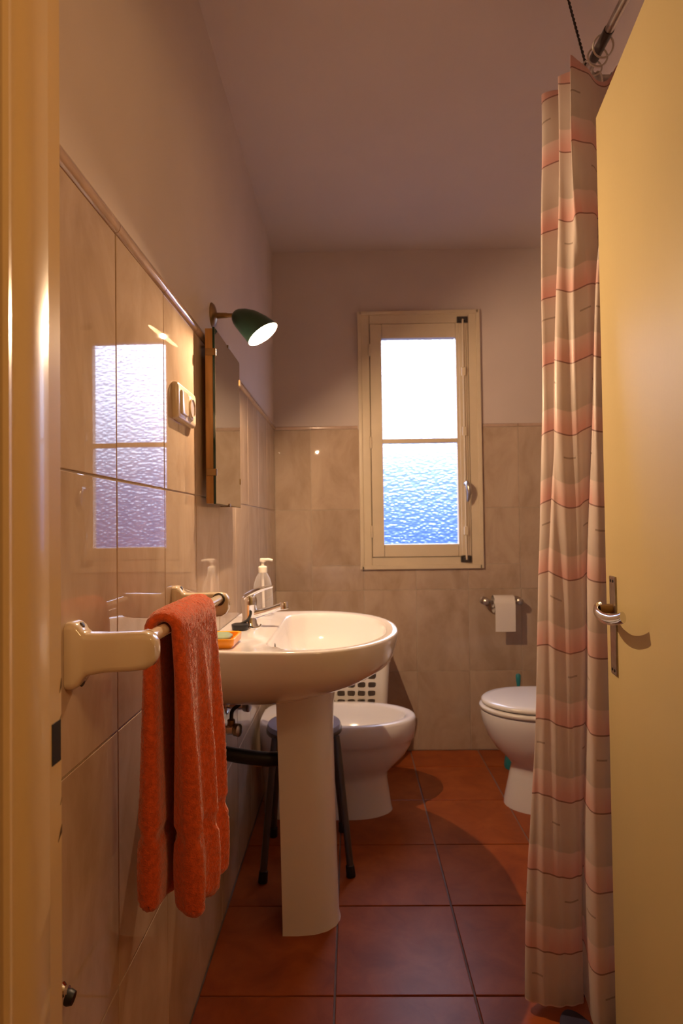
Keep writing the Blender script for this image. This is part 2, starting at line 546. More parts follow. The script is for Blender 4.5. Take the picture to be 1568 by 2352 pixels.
# rounded border tiles that close off the tiling
for c in range(len(yj) - 1):
    y0, y1 = yj[c] + 0.001, yj[c + 1] - 0.001
    if y1 - y0 < 0.02: continue
    prof = [(XL - 0.004, ZT), (XL + 0.004, ZT + 0.001), (XL + 0.0075, ZT + 0.006), (XL + 0.0085, ZT + 0.013), (XL + 0.0065, ZT + 0.020), (XL + 0.001, ZT + 0.025), (XL - 0.004, ZT + 0.026)]
    G().loft([[Vector((x, y, z)) for x, z in prof] for y in (y0, y1)]).build('border_tile', M_trimtile, wl, ang=50)
for a, b in [(XL, -0.202), (-0.202, WIN[0] - 0.02), (WIN[1] + 0.02, 0.85), (0.85, 1.113), (1.113, XR - 0.006)]:
    prof = [(YB + 0.004, ZT), (YB - 0.003, ZT + 0.001), (YB - 0.006, ZT + 0.008), (YB - 0.004, ZT + 0.015), (YB + 0.004, ZT + 0.018)]
    G().loft([[Vector((x, y, z)) for y, z in prof] for x in (a + 0.001, b - 0.001)]).build('border_tile', M_trimtile, wbk, ang=50)
# floor tiles
fx = [XL] + [-0.055 + 0.337 * k for k in range(0, 4)] + [XR]
fy = [YF] + [1.526 + 0.355 * k for k in range(-2, 5)] + [YB]
for i in range(len(fx) - 1):
    for j in range(len(fy) - 1):
        tile('floor_tile', (fx[i] + fx[i + 1]) / 2, (fy[j] + fy[j + 1]) / 2, -0.003, fx[i + 1] - fx[i] - 0.0048, fy[j + 1] - fy[j] - 0.0048, 0.006, M_floor, floor, bev=0.0018, tilt=0.0012)

# ---------------------------------------------------------------- door frame (trim_1) and open door (door_1)
prof = [(-0.40, 0.494), (-0.285, 0.494), (-0.2800, 0.4965), (-0.2778, 0.502), (-0.2792, 0.508), (-0.2835, 0.5125), (-0.2850, 0.519), (-0.2832, 0.526),
        (-0.2808, 0.533), (-0.2800, 0.545), (-0.2800, 0.573), (-0.2818, 0.5765), (-0.2905, 0.578), (-0.2905, 0.6185), (-0.2925, 0.6205), (-0.33, 0.6205), (-0.40, 0.6205)]
g = G().prism(prof, 0.0, 2.05)
tr1 = g.build('trim_1', M_cream, None, ang=30)
tag(tr1, kind='structure')
G().prism([(0.21 - x, y) for x, y in prof], 0.0, 2.05).build('jamb', M_cream, tr1, ang=30)
G().box(-0.40, 0.61, 0.494, 0.6205, 2.05, 2.10, 0.003).build('head_jamb', M_cream, tr1)
G().box(-0.2912, -0.2899, 0.5985, 0.6165, 0.906, 0.946).build('strike_hole', M_black, tr1, smooth=False)
g = G()
for z0, z1, w in ((0.972, 0.986, 0.004), (0.944, 0.950, 0.006), (0.828, 0.842, 0.008), (0.60, 0.64, 0.007), (0.862, 0.868, 0.003)):
    g.add([(-0.2902, 0.6188 - w, z0), (-0.2902, 0.6188, z0 + 0.006), (-0.2902, 0.6188, z1), (-0.2902, 0.6188 - w * 0.3, z1 - 0.003),
           (-0.2912, 0.6188 - w, z0), (-0.2912, 0.6188, z0 + 0.006), (-0.2912, 0.6188, z1), (-0.2912, 0.6188 - w * 0.3, z1 - 0.003)],
          [[0, 1, 2, 3], [7, 6, 5, 4], [0, 4, 5, 1], [1, 5, 6, 2], [2, 6, 7, 3], [3, 7, 4, 0]])
g.build('paint_chip', mat('bare_wood_chip', (0.10, 0.055, 0.03), 0.8), tr1, smooth=False)

dh, df_ = Vector((0.465, 0.655, 0)), Vector((0.553, 1.369, 0))
dd = (df_ - dh); DW = dd.length; dd.normalize()
dn = Vector((-dd.y, dd.x, 0))               # out of the face the camera sees
DM = Matrix.Translation(dh) @ Matrix(((dd.x, -dn.x, 0, 0), (dd.y, -dn.y, 0, 0), (0, 0, 1, 0), (0, 0, 0, 1)))   # local: x along door, y into door, z up
door = tag(G().box(0, DW, 0, 0.036, 0.010, 2.03, 0.0025, 2, DM).build('door_1', M_door), kind='structure')
hx = DW - 0.058
hp = G().box(hx - 0.020, hx + 0.020, -0.004, 0.001, 0.816, 1.021, 0.002, 2, DM).build('handle_plate', M_steel, door)
g = G()
for z in (0.826, 1.011):
    for dx in (-0.008, 0.008): g.lathe([(0.003, 0), (0.003, 0.0012)], DM @ Vector((hx + dx, -0.0038, z)), dn, 10)
g.build('screw', M_black, hp)
g = G().lathe([(0.010, 0), (0.010, 0.010), (0.0085, 0.026)], DM @ Vector((hx, -0.003, 0.953)), dn, 18)
g.build('spindle', M_brass, hp)
pts = [(hx + 0.006, -0.026, 0.957), (hx - 0.004, -0.036, 0.955), (hx - 0.03, -0.043, 0.950), (hx - 0.075, -0.044, 0.946), (hx - 0.12, -0.042, 0.948), (hx - 0.165, -0.039, 0.956), (hx - 0.185, -0.037, 0.962)]
cl = bez([DM @ Vector(p) for p in pts], 6)
rings = []
for i, p in enumerate(cl):
    d = (cl[min(i + 1, len(cl) - 1)] - cl[max(i - 1, 0)]).normalized()
    w = Vector((0, 0, 1)); w = (w - d * w.dot(d)).normalized(); u = d.cross(w)
    rings.append([p + w * cos(a) * 0.0105 + u * sin(a) * 0.0055 for a in [2 * pi * k / 14 for k in range(14)]])
G().loft(rings).build('handle_lever', M_chrome, hp)

# ---------------------------------------------------------------- window
wx0, wx1, wz0, wz1 = 0.052, 0.656, 0.918, 2.212
wy = YB - 0.014
win = tag(G().box(wx0, wx0 + 0.052, wy, YB + 0.10, wz0, wz1, 0.004).build('window_1', M_winpaint), kind='structure')
for a in ((wx1 - 0.052, wx1, wz0, wz1), (wx0 + 0.052, wx1 - 0.052, wz1 - 0.058, wz1), (wx0 + 0.052, wx1 - 0.052, wz0, wz0 + 0.052)):
    G().box(a[0], a[1], wy, YB + 0.10, a[2], a[3], 0.004).build('frame_board', M_winpaint, win)
# thin outer bead round the casing
g = G()
for a in ((wx0 - 0.008, wx0 + 0.012, wz0 - 0.008, wz1 + 0.008), (wx1 - 0.012, wx1 + 0.008, wz0 - 0.008, wz1 + 0.008), (wx0, wx1, wz1 - 0.012, wz1 + 0.008), (wx0, wx1, wz0 - 0.008, wz0 + 0.012)):
    g.box(a[0], a[1], wy - 0.007, YB, a[2], a[3], 0.003)
g.build('casing_bead', M_winpaint, win)
g = G()
for a in ((wx0 + 0.046, wx0 + 0.075, wz0 + 0.045, wz1 - 0.05), (wx1 - 0.075, wx1 - 0.046, wz0 + 0.045, wz1 - 0.05), (wx0 + 0.046, wx1 - 0.046, wz1 - 0.085, wz1 - 0.05), (wx0 + 0.046, wx1 - 0.046, wz0 + 0.045, wz0 + 0.075)):
    g.box(a[0], a[1], YB + 0.0235, YB + 0.07, a[2], a[3])
g.build('sash_stop', M_winpaint, win, smooth=False)
sx0, sx1, sz0, sz1 = 0.106, 0.602, 0.972, 2.152
sy = YB - 0.022
gx0, gx1, gz0, gz1 = 0.166, 0.539, 1.036, 2.078
for a in ((sx0, gx0, sz0, sz1), (gx1, sx1, sz0, sz1), (gx0, gx1, gz1, sz1), (gx0, gx1, sz0, gz0)):
    G().box(a[0] + 0.0006, a[1] - 0.0006, sy, YB + 0.022, a[2] + 0.0006, a[3] - 0.0006, 0.0025).build('sash_board', M_winpaint, win)
G().box(gx0, gx1, sy + 0.003, YB + 0.012, 1.546, 1.569, 0.003).build('glazing_bar', M_winpaint, win)
for a, b in ((gz0, 1.546), (1.568, gz1)):
    g = G()
    Y0, Y1 = YB + 0.006, YB + 0.010
    g.add([(gx0, Y0, a), (gx1, Y0, a), (gx1, Y0, b), (gx0, Y0, b)], [[0, 1, 2, 3]])
    g.mi = 1
    g.add([(gx0, Y1, a), (gx1, Y1, a), (gx1, Y1, b), (gx0, Y1, b)], [[3, 2, 1, 0]])
    g.add([(gx0, Y0, a), (gx1, Y0, a), (gx1, Y1, a), (gx0, Y1, a), (gx0, Y0, b), (gx1, Y0, b), (gx1, Y1, b), (gx0, Y1, b)], [[0, 3, 2, 1], [4, 5, 6, 7], [0, 4, 7, 3], [1, 2, 6, 5]])
    g.build('pane', [M_pane, M_paneclear], win, smooth=False)
# closing strip, bolt rod, handle and keepers on the right
G().box(0.553, 0.590, sy - 0.010, sy, sz0 + 0.004, sz1 - 0.004, 0.003).build('cover_strip', M_winpaint, win)
br = G().tube([(0.574, sy - 0.016, 0.955), (0.574, sy - 0.016, 2.165)], 0.0048, 10).build('bolt_rod', M_winpaint, win)
for z in (1.60, 1.90, 1.10):
    G().box(0.563, 0.585, sy - 0.023, sy - 0.008, z - 0.022, z + 0.022, 0.004).build('rod_guide', M_winpaint, br)
hb = G().lathe([(0.012, 0), (0.012, 0.02), (0.008, 0.03)], (0.576, sy - 0.010, 1.335), (0, -1, 0), 16)
hb.tube(bez([(0.576, sy - 0.034, 1.345), (0.582, sy - 0.046, 1.325), (0.586, sy - 0.050, 1.290), (0.580, sy - 0.042, 1.245)], 6), [0.006, 0.008, 0.010, 0.011, 0.012, 0.013, 0.0135, 0.014, 0.014, 0.014, 0.0135, 0.013, 0.012, 0.011, 0.010, 0.009, 0.008, 0.006, 0.004], 12)
hb.build('window_handle', M_steel, win)
for z in (2.168, 0.958):
    g = G().box(0.548, 0.602, wy - 0.010, wy + 0.002, z - 0.016, z + 0.016, 0.002).box(0.562, 0.588, wy - 0.026, wy - 0.008, z - 0.010, z + 0.010, 0.003)
    g.build('bolt_keeper', M_dark, win)
for z in (2.02, 1.55, 1.10):
    G().lathe([(0.005, 0), (0.0065, 0.003), (0.0065, 0.057), (0.005, 0.06)], (sx0 - 0.002, sy - 0.003, z - 0.03), (0, 0, 1), 10).build('hinge', M_winpaint, win)

# ================================================================ pedestal sink
SC = 1.835
sink = thing('pedestal_sink', (-0.13, SC, 0.0), 'white ceramic pedestal sink with wide rounded basin against the tiled wall', 'sink')


def sample_outline(poly, c, n):
    """radial resample of a star-shaped plan outline about c"""
    res = []
    m = len(poly)
    for k in range(n):
        a = 2 * pi * k / n
        d = (cos(a), sin(a))
        best = None
        for i in range(m):
            x1, y1 = poly[i][0] - c[0], poly[i][1] - c[1]
            x2, y2 = poly[(i + 1) % m][0] - c[0], poly[(i + 1) % m][1] - c[1]
            ex, ey = x2 - x1, y2 - y1
            den = d[0] * ey - d[1] * ex
            if abs(den) < 1e-12: continue
            tt = (x1 * ey - y1 * ex) / den
            ss = (x1 * d[1] - y1 * d[0]) / den
            if tt > 0 and -1e-9 <= ss <= 1 + 1e-9 and (best is None or tt > best): best = tt
        res.append((c[0] + d[0] * best, c[1] + d[1] * best))
    return res


def basin_outline(xb, xm, xt, hwb, hw, pw=2.0, rb=0.03):
    """flat back at xb, widest from xm, elliptical front reaching xt"""
    pts = []
    for k in range(41):
        a = -pi / 2 + pi * k / 40
        ca, sa = abs(cos(a)) ** (2 / pw), abs(sin(a)) ** (2 / pw) * (1 if sin(a) > 0 else -1)
        pts.append((xm + (xt - xm) * ca, SC + hw * sa))
    pts += [((xm + xb) / 2, SC + (hw + hwb) / 2 + 0.004), (xb + rb, SC + hwb), (xb + rb * 0.3, SC + hwb - rb * 0.25), (xb, SC + hwb - rb)]
    pts += [(xb, SC - hwb + rb), (xb + rb * 0.3, SC - hwb + rb * 0.25), (xb + rb, SC - hwb), ((xm + xb) / 2, SC - (hw + hwb) / 2 - 0.004)]
    return pts


NC = 112
cc = (-0.07, SC)
OUT = sample_outline(basin_outline(-0.384, -0.155, 0.132, 0.335, 0.360, 2.15), cc, NC)
INN = sample_outline(basin_outline(-0.222, -0.130, 0.098, 0.285, 0.315, 2.15, 0.05), cc, NC)


def sc_out(s_x, s_y, z): return [Vector((-0.384 + (x + 0.384) * s_x, SC + (y - SC) * s_y, z)) for x, y in OUT]
def sc_in(s, z, cx=-0.08): return [Vector((cx + (x - cx) * s, SC + (y - SC) * s, z)) for x, y in INN]


rings = [sc_out(0.30, 0.30, 0.648), sc_out(0.42, 0.42, 0.654), sc_out(0.62, 0.62, 0.675), sc_out(0.76, 0.75, 0.698), sc_out(0.87, 0.855, 0.722), sc_out(0.945, 0.925, 0.748),
         sc_out(0.978, 0.968, 0.772), sc_out(0.992, 0.988, 0.800), sc_out(1.0, 1.0, 0.820), sc_out(1.0, 1.0, 0.828), sc_out(0.997, 0.996, 0.8335), sc_out(0.988, 0.986, 0.836), sc_out(0.975, 0.972, 0.8355)]
rings += [sc_in(1.02, 0.8345), sc_in(1.0, 0.833), sc_in(0.985, 0.829), sc_in(0.972, 0.818), sc_in(0.955, 0.795), sc_in(0.92, 0.765), sc_in(0.84, 0.738), sc_in(0.68, 0.718), sc_in(0.42, 0.705), sc_in(0.10, 0.700)]
G().loft(rings).build('basin', M_ceramic, sink, ang=60)
G().lathe([(0.024, 0), (0.024, 0.003), (0.017, 0.004), (0.016, 0.001)], (-0.09, SC, 0.7005), (0, 0, 1), 20).build('drain_ring', M_chrome, sink)
G().lathe([(0.009, 0), (0.009, 0.002), (0.006, 0.0025)], (-0.2165, SC - 0.10, 0.800), (1, 0, 0.15), 14).build('overflow_hole', M_dark, sink)
# pedestal: hollow column, open towards the wall
plan = [(-0.205, -0.088), (-0.165, -0.088), (-0.12, -0.083), (-0.085, -0.068), (-0.062, -0.045), (-0.052, -0.018), (-0.050, 0.0)]
plan = plan + [(x, -y) for x, y in plan[-2::-1]]
inn = [(x - 0.012 if x > -0.1 else x, y * 0.84) for x, y in plan]
loop = plan + inn[::-1]
rings = []
for z, s_, dx in ((0.0, 1.03, 0.0), (0.02, 1.0, 0.0), (0.30, 0.985, -0.004), (0.55, 0.99, -0.009), (0.62, 1.02, -0.011), (0.674, 1.07, -0.012)):
    rings.append([Vector((-0.205 + (x + 0.205) * s_ + dx, SC + y * s_, z)) for x, y in loop])
G().loft(rings).build('pedestal', M_ceramic, sink, ang=50)
# faucet
fx0, fy0 = -0.308, 1.862
fb = G().lathe([(0.027, 0), (0.027, 0.004), (0.023, 0.010), (0.021, 0.03), (0.022, 0.060), (0.024, 0.078), (0.021, 0.090), (0.010, 0.096)], (fx0, fy0, 0.835), (0, 0, 1), 24).build('faucet', M_chrome, sink)
G().tube(bez([(fx0 + 0.012, fy0, 0.872), (fx0 + 0.05, fy0, 0.881), (fx0 + 0.085, fy0, 0.892), (fx0 + 0.108, fy0, 0.898)], 5), [0.015, 0.0142, 0.0134, 0.0127, 0.012, 0.0115, 0.0112, 0.011, 0.0108, 0.0106, 0.0105, 0.0105, 0.0105, 0.0105, 0.0105, 0.0105], 16).build('spout', M_chrome, fb)
G().lathe([(0.0125, 0), (0.0135, 0.003), (0.0135, 0.020), (0.011, 0.022)], (fx0 + 0.103, fy0, 0.908), (0.10, 0, -1), 16).build('aerator', M_chrome, fb)
cl = bez([(fx0 - 0.012, fy0, 0.922), (fx0 + 0.010, fy0, 0.936), (fx0 + 0.04, fy0, 0.948), (fx0 + 0.072, fy0, 0.955)], 6)
rings = []
for i, p in enumerate(cl):
    tt = i / (len(cl) - 1)
    w_, h_ = 0.022 * (1 - 0.62 * tt), 0.014 * (1 - 0.75 * tt)
    rings.append([p + Vector((0, cos(a) * w_, sin(a) * h_)) for a in [2 * pi * k / 16 for k in range(16)]])
G().loft(rings).build('lever', M_chrome, fb)

# waste pipe and valves below the basin
o = G().tube(bez([(XL + 0.001, 1.822, 0.477), (-0.33, 1.815, 0.470), (-0.26, 1.815, 0.461), (-0.20, 1.828, 0.456), (-0.13, 1.835, 0.455), (-0.115, 1.835, 0.50), (-0.112, 1.835, 0.66)], 8), 0.0205, 16)
o.lathe([(0.030, 0), (0.030, 0.006), (0.022, 0.010)], (XL, 1.822, 0.477), (1, 0, 0), 20)
tag(o.build('waste_pipe', M_black), 'thick black waste pipe running from behind the pedestal to the wall', 'pipe')
for i, (y, z, lab) in enumerate(((1.745, 0.570, 'chrome shut-off valve with black hose under the basin, nearer the towel'),
                                 (1.905, 0.590, 'chrome shut-off valve with black hose under the basin, nearer the window'))):
    v = thing('shutoff_valve', (XL, y, z), lab, 'valve', 'valves under the basin')
    G().lathe([(0.026, 0), (0.026, 0.003), (0.012, 0.008)], (XL, y, z), (1, 0, 0), 18).build('wall_rosette', M_chrome, v)
    G().lathe([(0.010, 0.004), (0.010, 0.03), (0.014, 0.032), (0.014, 0.055), (0.010, 0.058)], (XL, y, z), (1, 0, 0), 16).build('valve_body', M_chrome, v)
    G().lathe([(0.009, 0), (0.009, 0.008), (0.017, 0.012), (0.018, 0.026), (0.012, 0.030)], (XL + 0.043, y, z), (0.9, -0.35, 0), 14).build('knob', M_steel, v)
    G().lathe([(0.011, 0), (0.011, 0.018), (0.008, 0.020)], (XL + 0.043, y, z + 0.008), (0, 0, 1), 8).build('nut', M_brass, v)
    G().tube(bez([(XL + 0.043, y, z + 0.026), (XL + 0.046, y + 0.005, z + 0.05), (XL + 0.066, (y + SC) / 2, z + 0.065), (-0.308, SC - 0.012 + 0.03 * i, 0.68)], 6), 0.0055, 10).build('hose', M_black, v)

# ---------------------------------------------------------------- small things on the sink
b = thing('soap_dispenser', (-0.300, 2.095, 0.8355), 'clear plastic soap bottle with white pump behind the faucet', 'soap dispenser')
prof = [(0.030, 0), (0.034, 0.004), (0.0345, 0.05), (0.0335, 0.082), (0.030, 0.105), (0.024, 0.125), (0.016, 0.139), (0.013, 0.145)]
G().lathe(prof, (-0.300, 2.095, 0.8360), (0, 0, 1), 28).build('bottle', M_clear, b)
G().lathe([(0.0145, 0), (0.0150, 0.002), (0.0150, 0.018), (0.012, 0.021), (0.0055, 0.023), (0.0055, 0.036)], (-0.300, 2.095, 0.9795), (0, 0, 1), 20).build('collar', M_plastic, b)
g = G().lathe([(0.009, 0), (0.010, 0.003), (0.010, 0.010), (0.007, 0.013)], (-0.300, 2.095, 1.0145), (0, 0, 1), 16)
g.tube([(-0.300, 2.095, 1.0215), (-0.280, 2.093, 1.0235), (-0.266, 2.092, 1.0200)], [0.0055, 0.0048, 0.0040], 10)
g.build('pump_head', M_plastic, b)
G().tube([(-0.300, 2.095, 0.978), (-0.299, 2.095, 0.90), (-0.297, 2.095, 0.842)], 0.0045, 8).build('dip_tube', M_plastic, b)

d = thing('soap_dish', (-0.332, 1.585, 0.8355), 'small orange plastic soap dish near the towel end of the sink', 'soap dish')


def rrect(cx, cy, hx_, hy_, r, z, n=5):
    pts = []
    for sx_, sy_, a0 in ((1, 1, 0), (-1, 1, pi / 2), (-1, -1, pi), (1, -1, 3 * pi / 2)):
        for k in range(n + 1):
            a = a0 + (pi / 2) * k / n
            pts.append(Vector((cx + sx_ * (hx_ - r) + r * cos(a), cy + sy_ * (hy_ - r) + r * sin(a), z)))
    return pts


G().loft([rrect(-0.338, 1.585, 0.040, 0.056, 0.012, 0.8356), rrect(-0.338, 1.585, 0.045, 0.061, 0.014, 0.842), rrect(-0.338, 1.585, 0.047, 0.063, 0.014, 0.858), rrect(-0.338, 1.585, 0.0455, 0.0615, 0.013, 0.8595),
          rrect(-0.338, 1.585, 0.040, 0.056, 0.011, 0.858), rrect(-0.338, 1.585, 0.037, 0.053, 0.010, 0.8455)]).build('tray', M_orange, d)
for y in (1.545, 1.62): G().box(-0.371, -0.305, y, y + 0.004, 0.8455, 0.849).build('rib', M_orange, d, smooth=False)
tag(G().loft([rrect(-0.338, 1.587, 0.024, 0.034, 0.018, 0.8492), rrect(-0.338, 1.587, 0.029, 0.040, 0.022, 0.852), rrect(-0.338, 1.587, 0.029, 0.040, 0.022, 0.857), rrect(-0.338, 1.587, 0.023, 0.033, 0.018, 0.8615)]).build('soap_bar', M_soap, None, ang=70),
    'grey-green bar of soap lying in the orange dish', 'soap')
pg_ = thing('sink_plug', (-0.322, 1.810, 0.8355), 'black rubber sink plug beside the base of the faucet', 'plug')
G().lathe([(0.021, 0), (0.023, 0.003), (0.0245, 0.012), (0.0245, 0.016), (0.020, 0.0185)], (-0.326, 1.806, 0.8358), (0, 0, 1), 22).build('stopper', M_black, pg_)
G().tube(bez([(-0.322, 1.810, 0.853), (-0.306, 1.820, 0.862), (-0.300, 1.832, 0.875), (-0.300, 1.838, 0.885)], 6), 0.0042, 8).build('cord', M_black, pg_)
G().tube(bez([(-0.300, 1.824, 0.842), (-0.286, 1.815, 0.839), (-0.272, 1.82, 0.842), (-0.268, 1.825, 0.848)], 5), 0.003, 8).build('chain', M_chrome, pg_)

# ================================================================ towel rail and towel
RX, RZ = -0.285, 0.980
rail = thing('towel_rail', (XL, 1.09, 0.92), 'cream plastic towel rail with two bracket arms on the tiled wall', 'towel rail')


def bracket(y, s_=1.0):
    # wall foot (elongated, screw at each end), then a deep rounded arm
    hw = 0.021
    foot = []
    def ring(x, hz, hy, r, zc): return [Vector((x, y + p.x, zc + p.y)) for p in [Vector((q.x, q.y)) for q in rrect(0, 0, hy, hz, r, 0)]]
    zc = 0.963
    g = G().loft([ring(XL + 0.0002, 0.045, hw, 0.010, zc), ring(XL + 0.006, 0.0455, hw, 0.010, zc), ring(XL + 0.011, 0.044, hw * 0.96, 0.010, zc), ring(XL + 0.0165, 0.040, hw * 0.9, 0.010, zc),
                  ring(XL + 0.020, 0.034, hw * 0.86, 0.010, zc), ring(XL + 0.026, 0.0285, hw * 0.82, 0.009, zc + 0.001), ring(XL + 0.05, 0.0265, hw * 0.78, 0.009, zc + 0.003), ring(XL + 0.085, 0.0265, hw * 0.74, 0.009, zc + 0.004),
                  ring(XL + 0.104, 0.0255, hw * 0.73, 0.010, zc + 0.005), ring(XL + 0.114, 0.021, hw * 0.70, 0.010, zc + 0.006), ring(XL + 0.119, 0.013, hw * 0.6, 0.008, zc + 0.006)])
    o = g.build('bracket', M_rail, rail, ang=50)
    for z in (zc + 0.0395, zc - 0.0395):
        G().lathe([(0.0042, 0), (0.0042, 0.0025), (0.0030, 0.0030)], (XL + 0.0150, y, z), (1, 0, 0.55 if z > zc else -0.55), 12).build('screw', M_dark, o)
    return o


bracket(0.848)
bracket(1.345)
G().tube([(RX, 0.850, RZ), (RX, 1.343, RZ)], 0.0098, 20).build('bar', M_rail, rail)
for y, s_ in ((0.8635, 1), (1.3295, -1)):
    G().lathe([(0.0135, 0), (0.0135, 0.003), (0.0115, 0.0045)], (RX, y, RZ), (0, s_, 0), 20, cap0=True).build('socket_ring', M_rail if s_ > 0 else M_dark, rail)

# towel, hung lengthwise over the bar: thick terry, closed cross-section lofted along the bar
tp0, tp1, NT = 0.928, 1.172, 130
NB = 110
rings = []


def towel_half(q):          # half thickness; q: 0 at the hem, 1 at the bar; fat hem, pinched woven band above it
    if q < 0.20: return 0.0200 + 0.0020 * sin(pi * q / 0.20)
    if q < 0.27: return 0.0200 - 0.0050 * sin(pi * (q - 0.20) / 0.07)
    return 0.0200 - 0.0095 * (q - 0.27) / 0.73


for j in range(NT + 1):
    tt = j / NT
    y = tp0 + (tp1 - tp0) * tt
    edge = max(0.0, 1 - abs(2 * tt - 1) ** 9) ** 0.5
    zb, zf = 0.572 - 0.030 * tt + 0.004 * sin(9 * tt), 0.562 - 0.030 * tt + 0.006 * sin(7 * tt)
    path = []

    def wob(z, ph):
        f_ = min(1.0, max(0.0, (RZ - 0.01 - z) / 0.20))
        return f_ * (0.0075 * sin(2 * pi * 2.3 * tt + ph + 1.2 * (RZ - z)) + 0.0035 * sin(2 * pi * 4.7 * tt + 2 * ph))
    for i in range(NB):
        q = i / NB
        z = zb + (RZ - zb) * q
        yo = 0.012 * (1 - q) * (0.5 - tt)
        path.append((RX - 0.0205 - 0.0075 * (1 - q) ** 0.7 + 0.35 * wob(z, 1.1), z, towel_half(q) * 0.95, yo))
    for i in range(17):
        a = pi - pi * i / 16
        path.append((RX + 0.0205 * cos(a), RZ + 0.0205 * sin(a), 0.0103, 0.0))
    for i in range(NB):
        q = 1 - (i + 1) / NB
        z = zf + (RZ - zf) * q
        yo = 0.030 * (1 - q) * (0.35 - tt)
        path.append((RX + 0.0205 + 0.010 * (1 - q) ** 0.7 * (1 - 0.5 * tt) + wob(z, 0.6), z, towel_half(q) * 1.05, yo))
    outer, inner = [], []
    for i, (x, z, th, yo) in enumerate(path):
        a, b_ = path[max(i - 2, 0)], path[min(i + 2, len(path) - 1)]
        tx, tz = b_[0] - a[0], b_[1] - a[1]
        l_ = sqrt(tx * tx + tz * tz)
        nx, nz_ = -tz / l_, tx / l_
        to = th * edge + 0.001 + random.uniform(-0.0009, 0.0009)
        ti = th * edge + 0.001
        outer.append(Vector((x + nx * to, y + yo + random.uniform(-0.0007, 0.0007), z + nz_ * to + random.uniform(-0.0006, 0.0006))))
        inner.append(Vector((x - nx * ti, y + yo, z - nz_ * ti)))

    def hem(p, q_):
        m_, h = (p + q_) / 2, (p - q_) / 2
        return [m_ + h * cos(a) + Vector((0, 0, -1)) * h.length * sin(a) + Vector([random.uniform(-0.0007, 0.0007) for _ in range(3)]) for a in [pi * k / 14 for k in range(1, 14)]]
    rings.append(outer + hem(outer[-1], inner[-1]) + inner[::-1] + hem(inner[0], outer[0]))
g = G().loft(rings, False, False)
nP, nL = len(path), len(rings[0])
nH = nL - 2 * nP
for r_ in (rings[0], rings[-1]):
    o_i = lambda i: i
    i_i = lambda i: nP + nH // 2 + (nP - 1 - i)
    fs = [[o_i(i), o_i(i + 1), i_i(i + 1), i_i(i)] for i in range(nP - 1)]
    fs.append(list(range(nP - 1, nP + nH // 2 + 1)))
    fs.append([nL - nH // 2 - 1] + list(range(nL - nH // 2, nL)) + [0])
    g.add(r_, fs)
tw = g.build('towel', M_towel, None, ang=80)
tag(tw, 'thick orange terry towel folded over the cream rail', 'towel')

# ================================================================ mirror, lamp, switch on the left wall
mir = thing('mirror', (XL, 1.765, 1.192), 'frameless rectangular mirror on a wooden backing above the sink', 'mirror')
my0, my1, mz0, mz1 = 1.588, 1.945, 1.193, 1.650
for a, b_ in ((my0 + 0.001, my0 + 0.032), (my1 - 0.032, my1 - 0.001)):
    G().box(-0.3705, -0.3512, a, b_, mz0 + 0.002, mz1 - 0.003, 0.001).build('wood_batten', M_wood, mir)
G().box(XL + 0.0005, -0.3705, my0 + 0.06, my0 + 0.09, mz0 + 0.08, mz1 - 0.08).build('wall_block', M_wood, mir, smooth=False)
G().box(XL + 0.0005, -0.3705, my1 - 0.09, my1 - 0.06, mz0 + 0.08, mz1 - 0.08).build('wall_block', M_wood, mir, smooth=False)
G().box(-0.3705, -0.3515, my0 + 0.032, my1 - 0.032, mz0 + 0.05, mz1 - 0.05).build('back_board', M_wood, mir, smooth=False)
gp = G().box(-0.3512, -0.3455, my0, my1, mz0, mz1, 0.0008, 1).build('glass', M_glassedge, mir, smooth=False)
G().box(-0.3456, -0.3450, my0 + 0.002, my1 - 0.002, mz0 + 0.002, mz1 - 0.002).build('mirror_face', M_mirror, gp, smooth=False)
for y, z, v in ((my0, 1.585, 0), (my0, 1.275, 0), (my1, 1.585, 0), (my1, 1.275, 0), (1.765, mz1, 1), (1.765, mz0, 1)):
    g = G()
    if v == 0:
        s_ = -1 if y < 1.7 else 1
        g.box(-0.3690, -0.3425, min(y, y + s_ * 0.0022), max(y, y + s_ * 0.0022), z - 0.009, z + 0.009, 0.0006, 1)
        g.box(-0.3450, -0.3425, min(y + s_ * 0.0022, y - s_ * 0.007), max(y + s_ * 0.0022, y - s_ * 0.007), z - 0.009, z + 0.009, 0.0006, 1)
    else:
        s_ = 1 if z > 1.5 else -1
        g.box(-0.3690, -0.3425, y - 0.009, y + 0.009, min(z, z + s_ * 0.0022), max(z, z + s_ * 0.0022), 0.0006, 1)
        g.box(-0.3450, -0.3425, y - 0.009, y + 0.009, min(z + s_ * 0.0022, z - s_ * 0.007), max(z + s_ * 0.0022, z - s_ * 0.007), 0.0006, 1)
    g.build('clip', M_brass, mir)

